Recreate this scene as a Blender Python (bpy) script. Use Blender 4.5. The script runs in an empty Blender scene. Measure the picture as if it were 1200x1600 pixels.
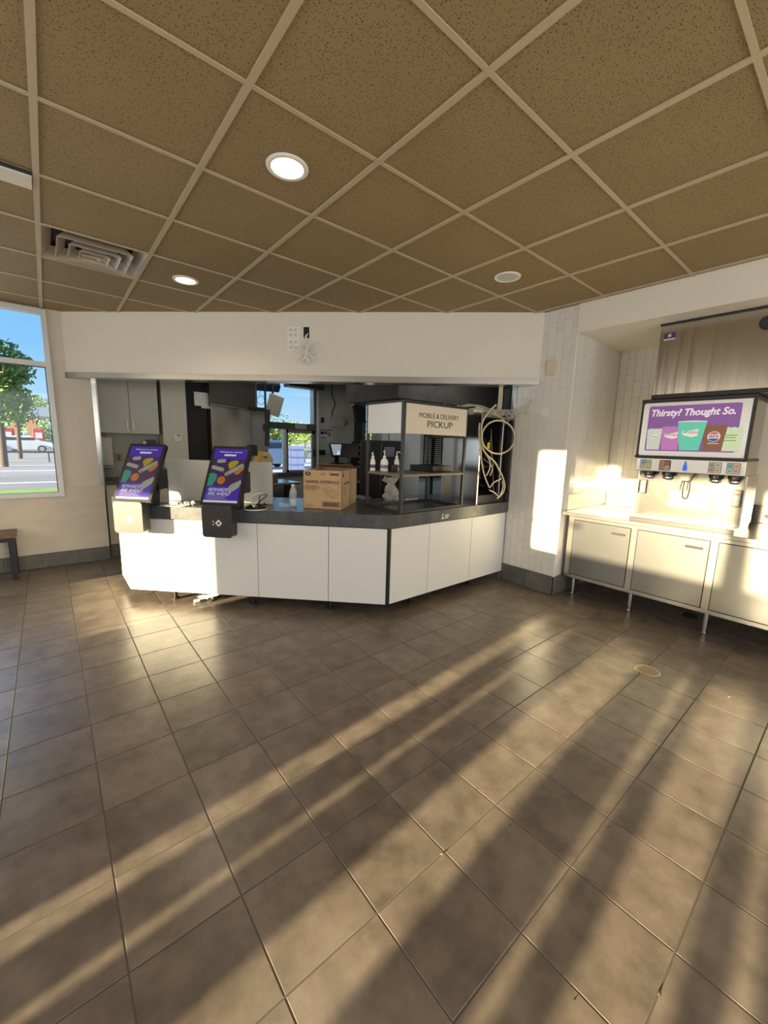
import bpy, math, random
from mathutils import Matrix, Vector
random.seed(7)
S = bpy.context.scene
COL = S.collection
R2 = math.sqrt(.5)

# ------------------------------------------------------------------ camera
F = 629.49
MW = Matrix(((0.7710612684,-0.6361851288,0.0270740087),(0.0845767154,0.1444639153,0.9858889168),(0.6311190849,0.7578909281,-0.1651969784)))
CAM = Vector((0,0,1.45))
cd = bpy.data.cameras.new('camera'); cam = bpy.data.objects.new('camera', cd); COL.objects.link(cam)
cd.sensor_fit = 'VERTICAL'; cd.sensor_height = 24; cd.lens = 24*F/1600; cd.clip_end = 600; cd.clip_start = .02
rot = Matrix((MW[0], MW[1], -MW[2])).transposed()
cam.matrix_world = Matrix.Translation(CAM) @ rot.to_4x4()
S.camera = cam
def ray(x, y): return MW.transposed() @ Vector(((x-600)/F, -(y-800)/F, 1))
def atY(x, y, Y):                      # point of the plane y = Y seen at a pixel of the photograph (to survey real positions)
    d = ray(x, y); return CAM + d*(Y/d.y)
def atZ(x, y, Z):
    d = ray(x, y); return CAM + d*((Z-1.45)/d.z)

# ------------------------------------------------------------------ world, sun, exposure
S.view_settings.view_transform = 'Standard'; S.view_settings.look = 'None'
S.view_settings.gamma = 1; S.view_settings.exposure = 0; S.view_settings.use_curve_mapping = False
w = bpy.data.worlds.new('sky'); S.world = w; w.use_nodes = True
nt = w.node_tree; nt.nodes.clear()
out = nt.nodes.new('ShaderNodeOutputWorld'); bg = nt.nodes.new('ShaderNodeBackground')
tc = nt.nodes.new('ShaderNodeTexCoord'); sx = nt.nodes.new('ShaderNodeSeparateXYZ'); rp = nt.nodes.new('ShaderNodeValToRGB')
nt.links.new(tc.outputs['Generated'], sx.inputs[0]); nt.links.new(sx.outputs['Z'], rp.inputs[0])
nt.links.new(rp.outputs[0], bg.inputs[0]); nt.links.new(bg.outputs[0], out.inputs[0])
e = rp.color_ramp.elements
e[0].position = 0; e[0].color = (.62,.84,1,1); e[1].position = .7; e[1].color = (.12,.36,.92,1)
m_ = rp.color_ramp.elements.new(.16); m_.color = (.27,.62,1,1)
bg.inputs[1].default_value = 1.05

SUN_AZ, SUN_TAN = math.radians(3.6), .150
sl = bpy.data.lights.new('sun', 'SUN'); sl.energy = 34; sl.angle = math.radians(.7); sl.color = (1,.82,.50)
so = bpy.data.objects.new('sun', sl); COL.objects.link(so)
so.rotation_euler = Vector((math.cos(SUN_AZ), math.sin(SUN_AZ), -SUN_TAN)).to_track_quat('-Z','Y').to_euler()
def area(name, loc, d, sx_, sy_, power, color):
    l = bpy.data.lights.new(name, 'AREA'); l.shape = 'RECTANGLE'; l.size = sx_; l.size_y = sy_; l.energy = power; l.color = color
    o = bpy.data.objects.new(name, l); COL.objects.link(o); o.location = loc
    o.rotation_euler = Vector(d).to_track_quat('-Z','Y').to_euler(); return o
area('south_fill', (.4,-2.93,1.45), (0,1,0), 5.6, 2.2, 92, (1,.93,.82))  # fill lamp added out of view to brighten the room
area('west_fill', (-2.93,2.0,1.85), (1,0,0), 4.6, 1.4, 42, (1,.88,.72))  # added fill, stands before mostly solid wall rather than a window
area('daylight_north_window', (-1.6,5.62,1.7), (0,-1,0), 2.2, 1.6, 22, (.72,.86,1))
area('kitchen_troffer_light', (2.4,4.9,2.42), (0,0,-1), 1.2, .6, 4.5, (1,.97,.92))
area('kitchen_rear_troffer_light', (4.6,5.0,2.42), (0,0,-1), 1.2, .6, 3.5, (1,.97,.92))

area('kitchen_front_fill', (3.9,3.1,2.44), (0,0,-1), .9, .3, 8, (.85,.93,1))  # bluish fill added for the refrigerator area, no fixture here

# ------------------------------------------------------------------ materials
MATS = {}
def mat(name, col, rough=.6, metal=0, var=.0, vscale=6, bump=0, bscale=60, bdist=.004, spec=None, emit=None, estr=0, alpha=None, trans=0, ior=None, stretch=None, rnd=0, col2=None, coat=0, aniso=0):
    if name in MATS: return MATS[name]
    m = bpy.data.materials.new(name); m.use_nodes = True; n = m.node_tree; b = n.nodes['Principled BSDF']
    c4 = (*col, 1); b.inputs['Base Color'].default_value = c4
    b.inputs['Roughness'].default_value = rough; b.inputs['Metallic'].default_value = metal
    if spec is not None: b.inputs['Specular IOR Level'].default_value = spec
    if coat: b.inputs['Coat Weight'].default_value = coat; b.inputs['Coat Roughness'].default_value = .08
    if emit: b.inputs['Emission Color'].default_value = (*emit,1); b.inputs['Emission Strength'].default_value = estr
    if alpha is not None: b.inputs['Alpha'].default_value = alpha
    if trans: b.inputs['Transmission Weight'].default_value = trans
    if ior: b.inputs['IOR'].default_value = ior
    if aniso: b.inputs['Anisotropic'].default_value = aniso
    if var or bump or rnd or col2:
        g = n.nodes.new('ShaderNodeNewGeometry'); mp = n.nodes.new('ShaderNodeMapping')
        n.links.new(g.outputs['Position'], mp.inputs[0])
        if stretch: mp.inputs['Scale'].default_value = stretch
        oi = n.nodes.new('ShaderNodeObjectInfo')
        if rnd:
            cx = n.nodes.new('ShaderNodeCombineXYZ'); mm = n.nodes.new('ShaderNodeMath'); mm.operation = 'MULTIPLY'; mm.inputs[1].default_value = 40
            n.links.new(oi.outputs['Random'], mm.inputs[0]); n.links.new(mm.outputs[0], cx.inputs[0]); n.links.new(mm.outputs[0], cx.inputs[2])
            n.links.new(cx.outputs[0], mp.inputs['Location'])
        if var or col2:
            no = n.nodes.new('ShaderNodeTexNoise'); no.inputs['Scale'].default_value = vscale; no.inputs['Detail'].default_value = 7; no.inputs['Roughness'].default_value = .62
            n.links.new(mp.outputs[0], no.inputs[0])
            r = n.nodes.new('ShaderNodeValToRGB'); n.links.new(no.outputs[0], r.inputs[0])
            r.color_ramp.elements[0].position = .32; r.color_ramp.elements[1].position = .68
            hi = col2 or tuple(min(1,c*(1+var)) for c in col); lo = col if col2 else tuple(c*(1-var) for c in col)
            r.color_ramp.elements[0].color = (*lo,1); r.color_ramp.elements[1].color = (*hi,1)
            last = r.outputs[0]
            if rnd:
                hs = n.nodes.new('ShaderNodeHueSaturation'); mr = n.nodes.new('ShaderNodeMapRange')
                mr.inputs['To Min'].default_value = 1-rnd; mr.inputs['To Max'].default_value = 1+rnd
                n.links.new(oi.outputs['Random'], mr.inputs[0]); n.links.new(mr.outputs[0], hs.inputs['Value']); n.links.new(last, hs.inputs['Color']); last = hs.outputs[0]
            n.links.new(last, b.inputs['Base Color'])
        if bump:
            n2 = n.nodes.new('ShaderNodeTexNoise'); n2.inputs['Scale'].default_value = bscale; n2.inputs['Detail'].default_value = 3
            bu = n.nodes.new('ShaderNodeBump'); bu.inputs['Strength'].default_value = bump; bu.inputs['Distance'].default_value = bdist
            n.links.new(mp.outputs[0], n2.inputs[0]); n.links.new(n2.outputs[0], bu.inputs['Height']); n.links.new(bu.outputs[0], b.inputs['Normal'])
    MATS[name] = m; return m

floor_m = mat('floor_porcelain', (.098,.079,.064), .30, var=0, col2=(.185,.152,.122), vscale=8, bump=.10, bscale=30, rnd=.12, spec=.5)
grout_m = mat('floor_grout', (.085,.07,.055), .9)
base_m = mat('baseboard_porcelain', (.13,.125,.11), .5, var=.2, vscale=9, rnd=.06)
wall_m = mat('painted_wall', (.80,.75,.675), .75, var=.02, vscale=2)
greige_m = mat('greige_wall_panel', (.62,.555,.48), .6, var=.07, vscale=2.2, stretch=(1,1,4))
pier_m = mat('pier_paint', (.66,.605,.535), .75, var=.02)
ktn_wall = mat('kitchen_wall_board', (.46,.48,.43), .6, var=.04)
ktn_wall2 = mat('kitchen_beige_wall', (.58,.56,.48), .6, var=.02)
steel = mat('brushed_steel', (.50,.47,.42), .20, 1, bump=.8, bscale=2.2, bdist=.03, stretch=(1,3,.12))
steel_h = mat('brushed_steel_trim', (.50,.48,.45), .24, 1, bump=.25, bscale=3)
steel_d = mat('dull_steel', (.42,.41,.38), .35, 1, bump=.2, bscale=4)
white_lam = mat('white_laminate', (.77,.765,.74), .38, spec=.4)
black = mat('black_plastic', (.012,.012,.013), .38)
black_m = mat('matte_black_metal', (.022,.024,.026), .45, .3)
charcoal = mat('charcoal_metal', (.040,.040,.042), .42, .2)
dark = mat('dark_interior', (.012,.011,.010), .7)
laminate = mat('slate_laminate', (.050,.053,.058), .26, col2=(.10,.105,.112), vscale=7, spec=.6)
cream = mat('cream_hose', (.66,.56,.40), .45)
whitep = mat('white_plastic', (.86,.85,.80), .4)
ivory = mat('ivory_plastic', (.66,.60,.44), .45)
tile_m = mat('glazed_wall_tile', (.76,.74,.70), .10, bump=.04, bscale=9, rnd=.03, var=.01, spec=.6)
groutw = mat('wall_grout', (.71,.69,.64), .85)
card = mat('corrugated_cardboard', (.50,.335,.185), .85, var=.06, vscale=8)
card_in = mat('cardboard_inside', (.33,.22,.12), .9)
ink = mat('black_ink', (.03,.022,.018), .8)
ink_b = mat('brown_ink', (.16,.09,.05), .8)
wprint = mat('white_print', (.82,.82,.84), .5)
tee_m = mat('ceiling_tee_paint', (.52,.42,.285), .5)
brass = mat('brass_grate', (.50,.42,.28), .35, .8)
wood = mat('dark_wood', (.16,.09,.05), .45, var=.25, vscale=4, stretch=(1,14,14))
chrome = mat('chrome', (.75,.75,.75), .12, 1)
alum = mat('white_window_aluminium', (.66,.68,.70), .4, .1)
bronze = mat('dark_bronze_aluminium', (.09,.095,.10), .45, .3)
yellow = mat('yellow_plastic', (.75,.38,.05), .4)
yell2 = mat('yellow_tag', (.75,.60,.05), .5)
asphalt = mat('asphalt', (.26,.27,.30), .9, var=.10, vscale=.4)
concrete = mat('pale_concrete', (.52,.54,.60), .85, var=.08, vscale=.5)
grass = mat('grass', (.25,.42,.06), .9, var=.25, vscale=3)
leaf = mat('tree_leaves', (.05,.13,.025), .7, col2=(.15,.28,.05), vscale=2, rnd=.1)
leaf2 = mat('bright_leaves', (.22,.36,.05), .7, col2=(.42,.52,.10), vscale=2)
bark = mat('bark', (.05,.035,.025), .9)
red = mat('red_paint', (.55,.05,.05), .5)
orange_c = mat('orange_column', (.72,.42,.22), .7)
greyblue = mat('canopy_grey', (.42,.50,.56), .6)
carw = mat('white_car_paint', (.70,.74,.80), .25)
carb = mat('blue_grey_car_paint', (.30,.38,.50), .25)
carg = mat('car_glass', (.03,.04,.05), .08)
tyre = mat('tyre_rubber', (.02,.02,.02), .8)
fence_m = mat('lavender_panel', (.36,.42,.66), .8)

def ceil_tile():
    m = mat('ceiling_tile', (.30,.21,.105), .85)
    n = m.node_tree; b = n.nodes['Principled BSDF']
    g = n.nodes.new('ShaderNodeNewGeometry'); mp = n.nodes.new('ShaderNodeMapping'); mp.inputs['Scale'].default_value = (1,1.5,1)
    n.links.new(g.outputs['Position'], mp.inputs[0])
    vo = n.nodes.new('ShaderNodeTexVoronoi'); vo.inputs['Scale'].default_value = 92; vo.inputs['Randomness'].default_value = 1
    ws = n.nodes.new('ShaderNodeTexNoise'); ws.inputs['Scale'].default_value = 70
    mx0 = n.nodes.new('ShaderNodeVectorMath'); mx0.operation = 'MULTIPLY_ADD'; mx0.inputs[1].default_value = (.012,.012,.012)
    n.links.new(mp.outputs[0], ws.inputs[0]); n.links.new(ws.outputs['Color'], mx0.inputs[0]); n.links.new(mp.outputs[0], mx0.inputs[2]); n.links.new(mx0.outputs[0], vo.inputs[0])
    r = n.nodes.new('ShaderNodeValToRGB'); r.color_ramp.elements[0].position = .20; r.color_ramp.elements[1].position = .30
    n.links.new(vo.outputs['Distance'], r.inputs[0])
    no = n.nodes.new('ShaderNodeTexNoise'); no.inputs['Scale'].default_value = 3; no.inputs['Detail'].default_value = 6; n.links.new(g.outputs['Position'], no.inputs[0])
    r2 = n.nodes.new('ShaderNodeValToRGB'); r2.color_ramp.elements[0].color = (.29,.204,.100,1); r2.color_ramp.elements[1].color = (.35,.252,.130,1)
    n.links.new(no.outputs[0], r2.inputs[0])
    mx = n.nodes.new('ShaderNodeMix'); mx.data_type = 'RGBA'; mx.inputs['A'].default_value = (.09,.055,.025,1)
    n.links.new(r.outputs[0], mx.inputs['Factor']); n.links.new(r2.outputs[0], mx.inputs['B']); n.links.new(mx.outputs['Result'], b.inputs['Base Color'])
    return m
ctile_m = ceil_tile()
def glassmat(name, tint=(1,1,1), refl=.08):
    m = bpy.data.materials.new(name); m.use_nodes = True; n = m.node_tree; n.nodes.clear()
    o = n.nodes.new('ShaderNodeOutputMaterial'); t = n.nodes.new('ShaderNodeBsdfTransparent'); t.inputs[0].default_value = (*tint,1)
    g = n.nodes.new('ShaderNodeBsdfGlossy'); g.inputs['Roughness'].default_value = .03; fr = n.nodes.new('ShaderNodeFresnel'); fr.inputs[0].default_value = 1.35
    mx = n.nodes.new('ShaderNodeMixShader'); n.links.new(fr.outputs[0], mx.inputs[0]); n.links.new(t.outputs[0], mx.inputs[1]); n.links.new(g.outputs[0], mx.inputs[2]); n.links.new(mx.outputs[0], o.inputs[0])
    return m
glass = glassmat('window_glass', (.97,.98,.98))
clearp = mat('clear_plastic', (.93,.95,.97), .12, alpha=.28)
filmp = mat('cloudy_plastic_film', (.72,.68,.60), .3, alpha=.55)

# ------------------------------------------------------------------ mesh builder
class MB:
    def __init__(s): s.v = []; s.f = []; s.smooth = set()
    def add(s, vs, fs, sm=False):
        k = len(s.v); s.v += [Vector(p) for p in vs]
        for f in fs:
            if sm: s.smooth.add(len(s.f))
            s.f.append(tuple(i+k for i in f))
        return s
    def box(s, a, b, M=None):
        x0,y0,z0 = [min(p,q) for p,q in zip(a,b)]; x1,y1,z1 = [max(p,q) for p,q in zip(a,b)]
        vs = [Vector(p) for p in ((x0,y0,z0),(x1,y0,z0),(x1,y1,z0),(x0,y1,z0),(x0,y0,z1),(x1,y0,z1),(x1,y1,z1),(x0,y1,z1))]
        if M: vs = [M @ p for p in vs]
        return s.add(vs, [(0,3,2,1),(4,5,6,7),(0,1,5,4),(1,2,6,5),(2,3,7,6),(3,0,4,7)])
    def rbox(s, a, b, r, M=None, ax=1, n=5):      # box with rounded outline, extruded along axis ax
        i,j = [(1,2),(0,2),(0,1)][ax]
        lo = [min(p,q) for p,q in zip(a,b)]; hi = [max(p,q) for p,q in zip(a,b)]
        pts = []
        for (cx,cy,t0) in ((hi[i]-r,hi[j]-r,0),(lo[i]+r,hi[j]-r,90),(lo[i]+r,lo[j]+r,180),(hi[i]-r,lo[j]+r,270)):
            for k in range(n+1):
                t = math.radians(t0+90*k/n); pts.append((cx+r*math.cos(t), cy+r*math.sin(t)))
        vs = []
        for d in (lo[ax], hi[ax]):
            for p in pts:
                q = [0,0,0]; q[i] = p[0]; q[j] = p[1]; q[ax] = d; vs.append(Vector(q))
        if M: vs = [M @ p for p in vs]
        N = len(pts); fs = [tuple(range(N)), tuple(range(2*N-1,N-1,-1))]
        fs += [(k,(k+1)%N,(k+1)%N+N,k+N) for k in range(N)]
        return s.add(vs, fs)
    def prism(s, poly, z0, z1, M=None):
        N = len(poly); vs = [Vector((p[0],p[1],z0)) for p in poly]+[Vector((p[0],p[1],z1)) for p in poly]
        if M: vs = [M @ p for p in vs]
        return s.add(vs, [tuple(range(N-1,-1,-1)), tuple(range(N,2*N))]+[(k,(k+1)%N,(k+1)%N+N,k+N) for k in range(N)])
    def cyl(s, p, q, r, r2=None, n=16, cap=True):
        p = Vector(p); q = Vector(q); d = (q-p).normalized(); a = d.orthogonal().normalized(); b = d.cross(a); r2 = r if r2 is None else r2
        vs = [p+(a*math.cos(2*math.pi*k/n)+b*math.sin(2*math.pi*k/n))*r for k in range(n)]+[q+(a*math.cos(2*math.pi*k/n)+b*math.sin(2*math.pi*k/n))*r2 for k in range(n)]
        s.add(vs, [(k,(k+1)%n,(k+1)%n+n,k+n) for k in range(n)], True)
        if cap: s.add(vs, [tuple(range(n-1,-1,-1)), tuple(range(n,2*n))])
        return s
    def tube(s, pts, r, n=8, sub=5):
        P = [Vector(p) for p in pts]
        if sub > 1 and len(P) > 2:
            Q = []
            for i in range(len(P)-1):
                p0 = P[max(i-1,0)]; p1 = P[i]; p2 = P[i+1]; p3 = P[min(i+2,len(P)-1)]
                for k in range(sub):
                    t = k/sub; Q.append(.5*((2*p1)+(p2-p0)*t+(2*p0-5*p1+4*p2-p3)*t*t+(3*p1-p0-3*p2+p3)*t**3))
            Q.append(P[-1]); P = Q
        rings = []; a = None
        for i,p in enumerate(P):
            d = (P[min(i+1,len(P)-1)]-P[max(i-1,0)]).normalized()
            a = d.orthogonal().normalized() if a is None else (a-d*a.dot(d)).normalized()
            b = d.cross(a); rings.append([p+(a*math.cos(2*math.pi*k/n)+b*math.sin(2*math.pi*k/n))*r for k in range(n)])
        vs = [v for g in rings for v in g]; fs = []
        for i in range(len(P)-1):
            for k in range(n): fs.append((i*n+k, i*n+(k+1)%n, (i+1)*n+(k+1)%n, (i+1)*n+k))
        s.add(vs, fs, True); s.add(rings[0], [tuple(range(n-1,-1,-1))]); s.add(rings[-1], [tuple(range(n))]); return s
    def lathe(s, prof, c=(0,0,0), n=20, M=None):
        c = Vector(c); vs = []; fs = []
        for r,z in prof:
            for k in range(n): vs.append(c+Vector((r*math.cos(2*math.pi*k/n), r*math.sin(2*math.pi*k/n), z)))
        if M: vs = [M @ p for p in vs]
        for i in range(len(prof)-1):
            for k in range(n): fs.append((i*n+k, i*n+(k+1)%n, (i+1)*n+(k+1)%n, (i+1)*n+k))
        return s.add(vs, fs, True)
    def quad(s, a, b, c, d): return s.add([a,b,c,d], [(0,1,2,3)])
def link(name, me, parent=None):
    o = bpy.data.objects.new(name, me); COL.objects.link(o)
    if parent is not None: o.parent = parent
    return o
WM = {}
def wm(o): return WM.get(o.name, Matrix()) if o else Matrix()
def build(name, mb, m, parent=None, origin=None, bevel=0, solid=0, kind=None, local=False):
    """mesh written in world coordinates (or the parent's, local=True) becomes one object"""
    if origin is None:
        if parent is None:
            lo = [min(v[i] for v in mb.v) for i in range(3)]; hi = [max(v[i] for v in mb.v) for i in range(3)]
            origin = Vector(((lo[0]+hi[0])/2,(lo[1]+hi[1])/2,lo[2]))
        else: origin = Vector((0,0,0))
    M = wm(parent).inverted() if (parent and not local) else Matrix()
    me = bpy.data.meshes.new(name); me.from_pydata([(M @ v) - (Vector(origin) if not parent else Vector((0,0,0))) for v in mb.v], [], mb.f)
    me.materials.append(m); me.update()
    for i in mb.smooth: me.polygons[i].use_smooth = True
    o = link(name, me, parent)
    if not parent: o.location = origin; WM[o.name] = Matrix.Translation(origin)
    else: WM[o.name] = wm(parent).copy()
    if bevel:
        b = o.modifiers.new('bevel','BEVEL'); b.width = bevel; b.segments = 2; b.limit_method = 'ANGLE'; b.angle_limit = math.radians(40)
    if kind: o['kind'] = kind
    return o
def empty(name, loc, label, cat, group=None, rz=0):
    o = bpy.data.objects.new(name, None); COL.objects.link(o); o.location = loc; o.rotation_euler = (0,0,rz); o.empty_display_size = .1
    WM[o.name] = Matrix.Translation(Vector(loc)) @ Matrix.Rotation(rz,4,'Z')
    tag(o, label, cat, group); return o
def tag(o, label, cat, group=None):
    o['label'] = label; o['category'] = cat
    if group: o['group'] = group
    return o
def struct(name, mb, m, parent=None, **k):
    o = build(name, mb, m, parent, **k)
    if parent is None: o['kind'] = 'structure'
    return o
def sroot(name, loc=(0,0,0)):
    o = bpy.data.objects.new(name, None); COL.objects.link(o); o.location = loc; WM[o.name] = Matrix.Translation(Vector(loc)); o['kind'] = 'structure'; return o
def text(name, s, size, M, m, parent, bold=0, ext=.0006, width=None, align='CENTER', shear=0, spacing=1):
    """flat lettering; M puts local x to the right, y up, z out"""
    c = bpy.data.curves.new('t','FONT'); c.body = s; c.size = size; c.align_x = align; c.align_y = 'CENTER'; c.extrude = ext; c.offset = bold; c.shear = shear; c.resolution_u = 3; c.space_character = spacing
    t = bpy.data.objects.new('t', c); COL.objects.link(t); bpy.context.view_layer.update()
    me = bpy.data.meshes.new_from_object(t.evaluated_get(bpy.context.evaluated_depsgraph_get())); bpy.data.objects.remove(t); bpy.data.curves.remove(c)
    if width and len(me.vertices):
        xs = [v.co.x for v in me.vertices]; k = width/(max(xs)-min(xs))
        for v in me.vertices: v.co.x *= k
    T = wm(parent).inverted() @ M
    me.transform(T); me.name = name; me.materials.clear(); me.materials.append(m)
    o = link(name, me, parent); WM[o.name] = wm(parent).copy(); return o
def frame(o, xdir, up):
    """matrix with origin o, x along xdir, y along up, z = x cross y (out of the surface)"""
    x = Vector(xdir).normalized(); y = Vector(up).normalized(); z = x.cross(y).normalized()
    M = Matrix((x,y,z)).transposed().to_4x4(); M.translation = Vector(o); return M
def wall_grid(mb, ax, p0, p1, a0, a1, z0, z1, holes):
    """solid wall between p0 and p1 on axis ax ('x' or 'y') with rectangular holes (a0,a1,z0,z1)"""
    A = sorted({a0,a1,*[h[0] for h in holes],*[h[1] for h in holes]}); Z = sorted({z0,z1,*[h[2] for h in holes],*[h[3] for h in holes]})
    A = [a for a in A if a0 <= a <= a1]; Z = [z for z in Z if z0 <= z <= z1]
    for i in range(len(A)-1):
        run = None
        for j in range(len(Z)-1):
            ca,cz = (A[i]+A[i+1])/2,(Z[j]+Z[j+1])/2
            hole = any(h[0]<ca<h[1] and h[2]<cz<h[3] for h in holes)
            if not hole and run is None: run = Z[j]
            if run is not None and (hole or j == len(Z)-2):
                top = Z[j] if hole else Z[j+1]
                if ax == 'x': mb.box((p0,A[i],run),(p1,A[i+1],top))
                else: mb.box((A[i],p0,run),(A[i+1],p1,top))
                run = None
    return mb

# ------------------------------------------------------------------ SETTING: floor
CEIL = 2.735; WALLX = 3.79; TS = .31169; FX0 = .0509; FY0 = 1.4138
fl = sroot('floor')
struct('grout_bed', MB().box((-3.2,-3.2,-.08),(7.2,6.5,-.0015)), grout_m, fl)
tm = MB(); h = TS/2-.0022; bv = .0014
tm.add([(-h,-h,-.006),(h,-h,-.006),(h,h,-.006),(-h,h,-.006),(-h,-h,-bv),(h,-h,-bv),(h,h,-bv),(-h,h,-bv),(-h+bv,-h+bv,0),(h-bv,-h+bv,0),(h-bv,h-bv,0),(-h+bv,h-bv,0)],
       [(0,1,5,4),(1,2,6,5),(2,3,7,6),(3,0,4,7),(4,5,9,8),(5,6,10,9),(6,7,11,10),(7,4,8,11),(8,9,10,11)])
tme = bpy.data.meshes.new('floor_tile'); tme.from_pydata(tm.v,[],tm.f); tme.materials.append(floor_m)
cells = []
for i in range(-10, 23):
    for j in range(-15, 16):
        x = FX0+(i+.5)*TS; y = FY0+(j+.5)*TS
        d = MW @ (Vector((x,y,0))-CAM)
        if x > 7 or x < -3 or y > 6.3 or y < -3: continue
        vis = 0
        if d.z > .3:
            px = 600+F*d.x/d.z; py = 800-F*d.y/d.z
            if -80 < px < 1280 and 860 < py < 1760: vis = 1/(d.z**2)
        if x > 4.3 or x+y > 5.9 or y > 5.8: vis *= .01
        cells.append((-vis, x, y))
cells.sort()
rest = MB()
for k,(v_,x,y) in enumerate(cells):
    if k < 300 and v_ < 0:
        o = link('tile', tme, fl); o.location = (x,y,0)
    else:
        rest.add([p+Vector((x,y,0)) for p in tm.v], tm.f)
o = build('tile_field', rest, floor_m, fl); o['kind'] = 'stuff'

# ------------------------------------------------------------------ ceiling
ce = sroot('ceiling', (0,0,CEIL))
struct('plenum', MB().box((-3.2,-3.2,CEIL+.11),(7.2,6.5,CEIL+.16)), dark, ce)
CS = .6096; CX0 = .0719; CY0 = 1.0493
def inroom(x, y): return x+y < 6.3 and x < 4.1
cm = MB(); hh = CS/2-.004
cm.box((-hh,-hh,.006),(hh,hh,.018)); cme = bpy.data.meshes.new('ceiling_tile'); cme.from_pydata(cm.v,[],cm.f); cme.materials.append(ctile_m)
VENT = (0,4); RETN = (-1,3)          # cells without a plain tile
tees = {}
for i in range(-5,7):
    for j in range(-7,8):
        x = CX0+(i+.5)*CS; y = CY0+(j+.5)*CS
        if not inroom(x-.3,y-.3) or y-.3 > 5.7: continue
        if (i,j) in (VENT,): continue
        o = link('ceiling_tile', cme, ce); o.location = (x,y,0)
for i in range(-5,8):
    x = CX0+i*CS
    if x > 3.8: continue
    y1 = min(5.72, 6.15-x); build('main_tee', MB().box((x-.0135,-3.1,CEIL-.002),(x+.0135,y1,CEIL+.005)), tee_m, ce)
for j in range(-6,8):
    y = CY0+j*CS
    if y > 5.69: continue
    x1 = min(3.8, 6.15-y); build('cross_tee', MB().box((-3.1,y-.010,CEIL-.001),(x1,y+.010,CEIL+.0045)), tee_m, ce)
# kitchen ceiling behind the header
kc = struct('ceiling_kitchen', MB().prism([(.44,5.72),(3.80,2.45),(6.6,2.45),(6.6,6.4),(.44,6.4)], 2.50, 2.60), mat('kitchen_ceiling_board', (.22,.19,.14), .8, var=.1))
# ------------------------------------------------------------------ left wall and its window
wl = MB()
wall_grid(wl, 'y', 5.70, 5.86, -3.1, .478, 0, CEIL+.1, [(-2.6,.085,.82,2.70)])
wl = struct('wall_left', wl, pier_m)
struct('lower_panel', MB().box((-3.0,5.688,.165),(.474,5.70,.812)), greige_m, wl)
struct('sill_band', MB().box((.088,5.682,.812),(.476,5.70,.885)), greige_m, wl)
tr = MB().box((.436,5.684,.886),(.480,5.70,2.07)).box((.476,5.684,.83),(.484,5.85,2.07))
tr3 = struct('trim_1', tr, steel_h)
bl = sroot('baseboard_left', (0,5.68,0))
x = .478
while x > -3:
    build('tile', MB().box((x-.3097,5.683,.003),(x-.002,5.70,.16)), base_m, bl, bevel=.002); x -= TS
w1 = sroot('window_1', (-.5,5.70,.82))
fr = MB()
for a,b in (((-2.57,5.662,.792),(.062,5.758,.835)),((-2.57,5.662,2.69),(.062,5.758,2.723)),((.06,5.66,.79),(.105,5.76,2.725)),((-2.62,5.66,.79),(-2.57,5.76,2.725)),((-2.57,5.665,2.155),(.061,5.755,2.205)),
            ((-.97,5.668,.82),(-.92,5.752,2.7)),((-1.85,5.668,.82),(-1.80,5.752,2.7))): fr.box(a,b)
build('window_frame', fr, alum, w1)
build('pane', MB().box((-.93,5.705,.83),(.07,5.711,2.16)), glass, w1)
build('pane', MB().box((-.93,5.705,2.2),(.07,5.711,2.70)), glass, w1)
build('pane', MB().box((-2.6,5.705,.83),(-.96,5.711,2.16)), glass, w1)
build('pane', MB().box((-2.6,5.705,2.2),(-.96,5.711,2.70)), glass, w1)
build('gasket', MB().box((.050,5.70,.84),(.058,5.716,2.148)), black, w1)
build('gasket', MB().box((-.93,5.70,2.148),(.058,5.716,2.156)), black, w1)

# ------------------------------------------------------------------ header beam over the serving opening
HA = Vector((.225,5.705,0)); HB = Vector((3.80,2.215,0)); hd = (HB-HA).normalized(); hn = Vector((-hd.y*-1, -hd.x*1, 0))
hn = Vector((hd.y,-hd.x,0));                       # outward, towards the dining room
if hn.x > 0: hn = -hn
def H(s, d, z): p = HA + hd*s + hn*d; return Vector((p.x,p.y,z))
HL = (HB-HA).length
hb = MB(); T = .15
poly = [H(-.12,0,0),H(HL+.02,0,0),H(HL+.2,-T,0),H(-.2,-T,0)]
hb.prism([(p.x,p.y) for p in reversed(poly)] if True else [], 2.075, CEIL+.08)
hdr = struct('wall_header', hb, wall_m)
ht = MB(); Hm = frame(H(0,0,0), hd, (0,0,1))       # x along the beam, y up, z out
ht.box((.0,2.068,0),(HL-.01,2.128,.014), Hm).box((.0,2.066,-T),(HL-.01,2.074,.014), Hm)
struct('trim_2', ht, steel_h)

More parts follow.
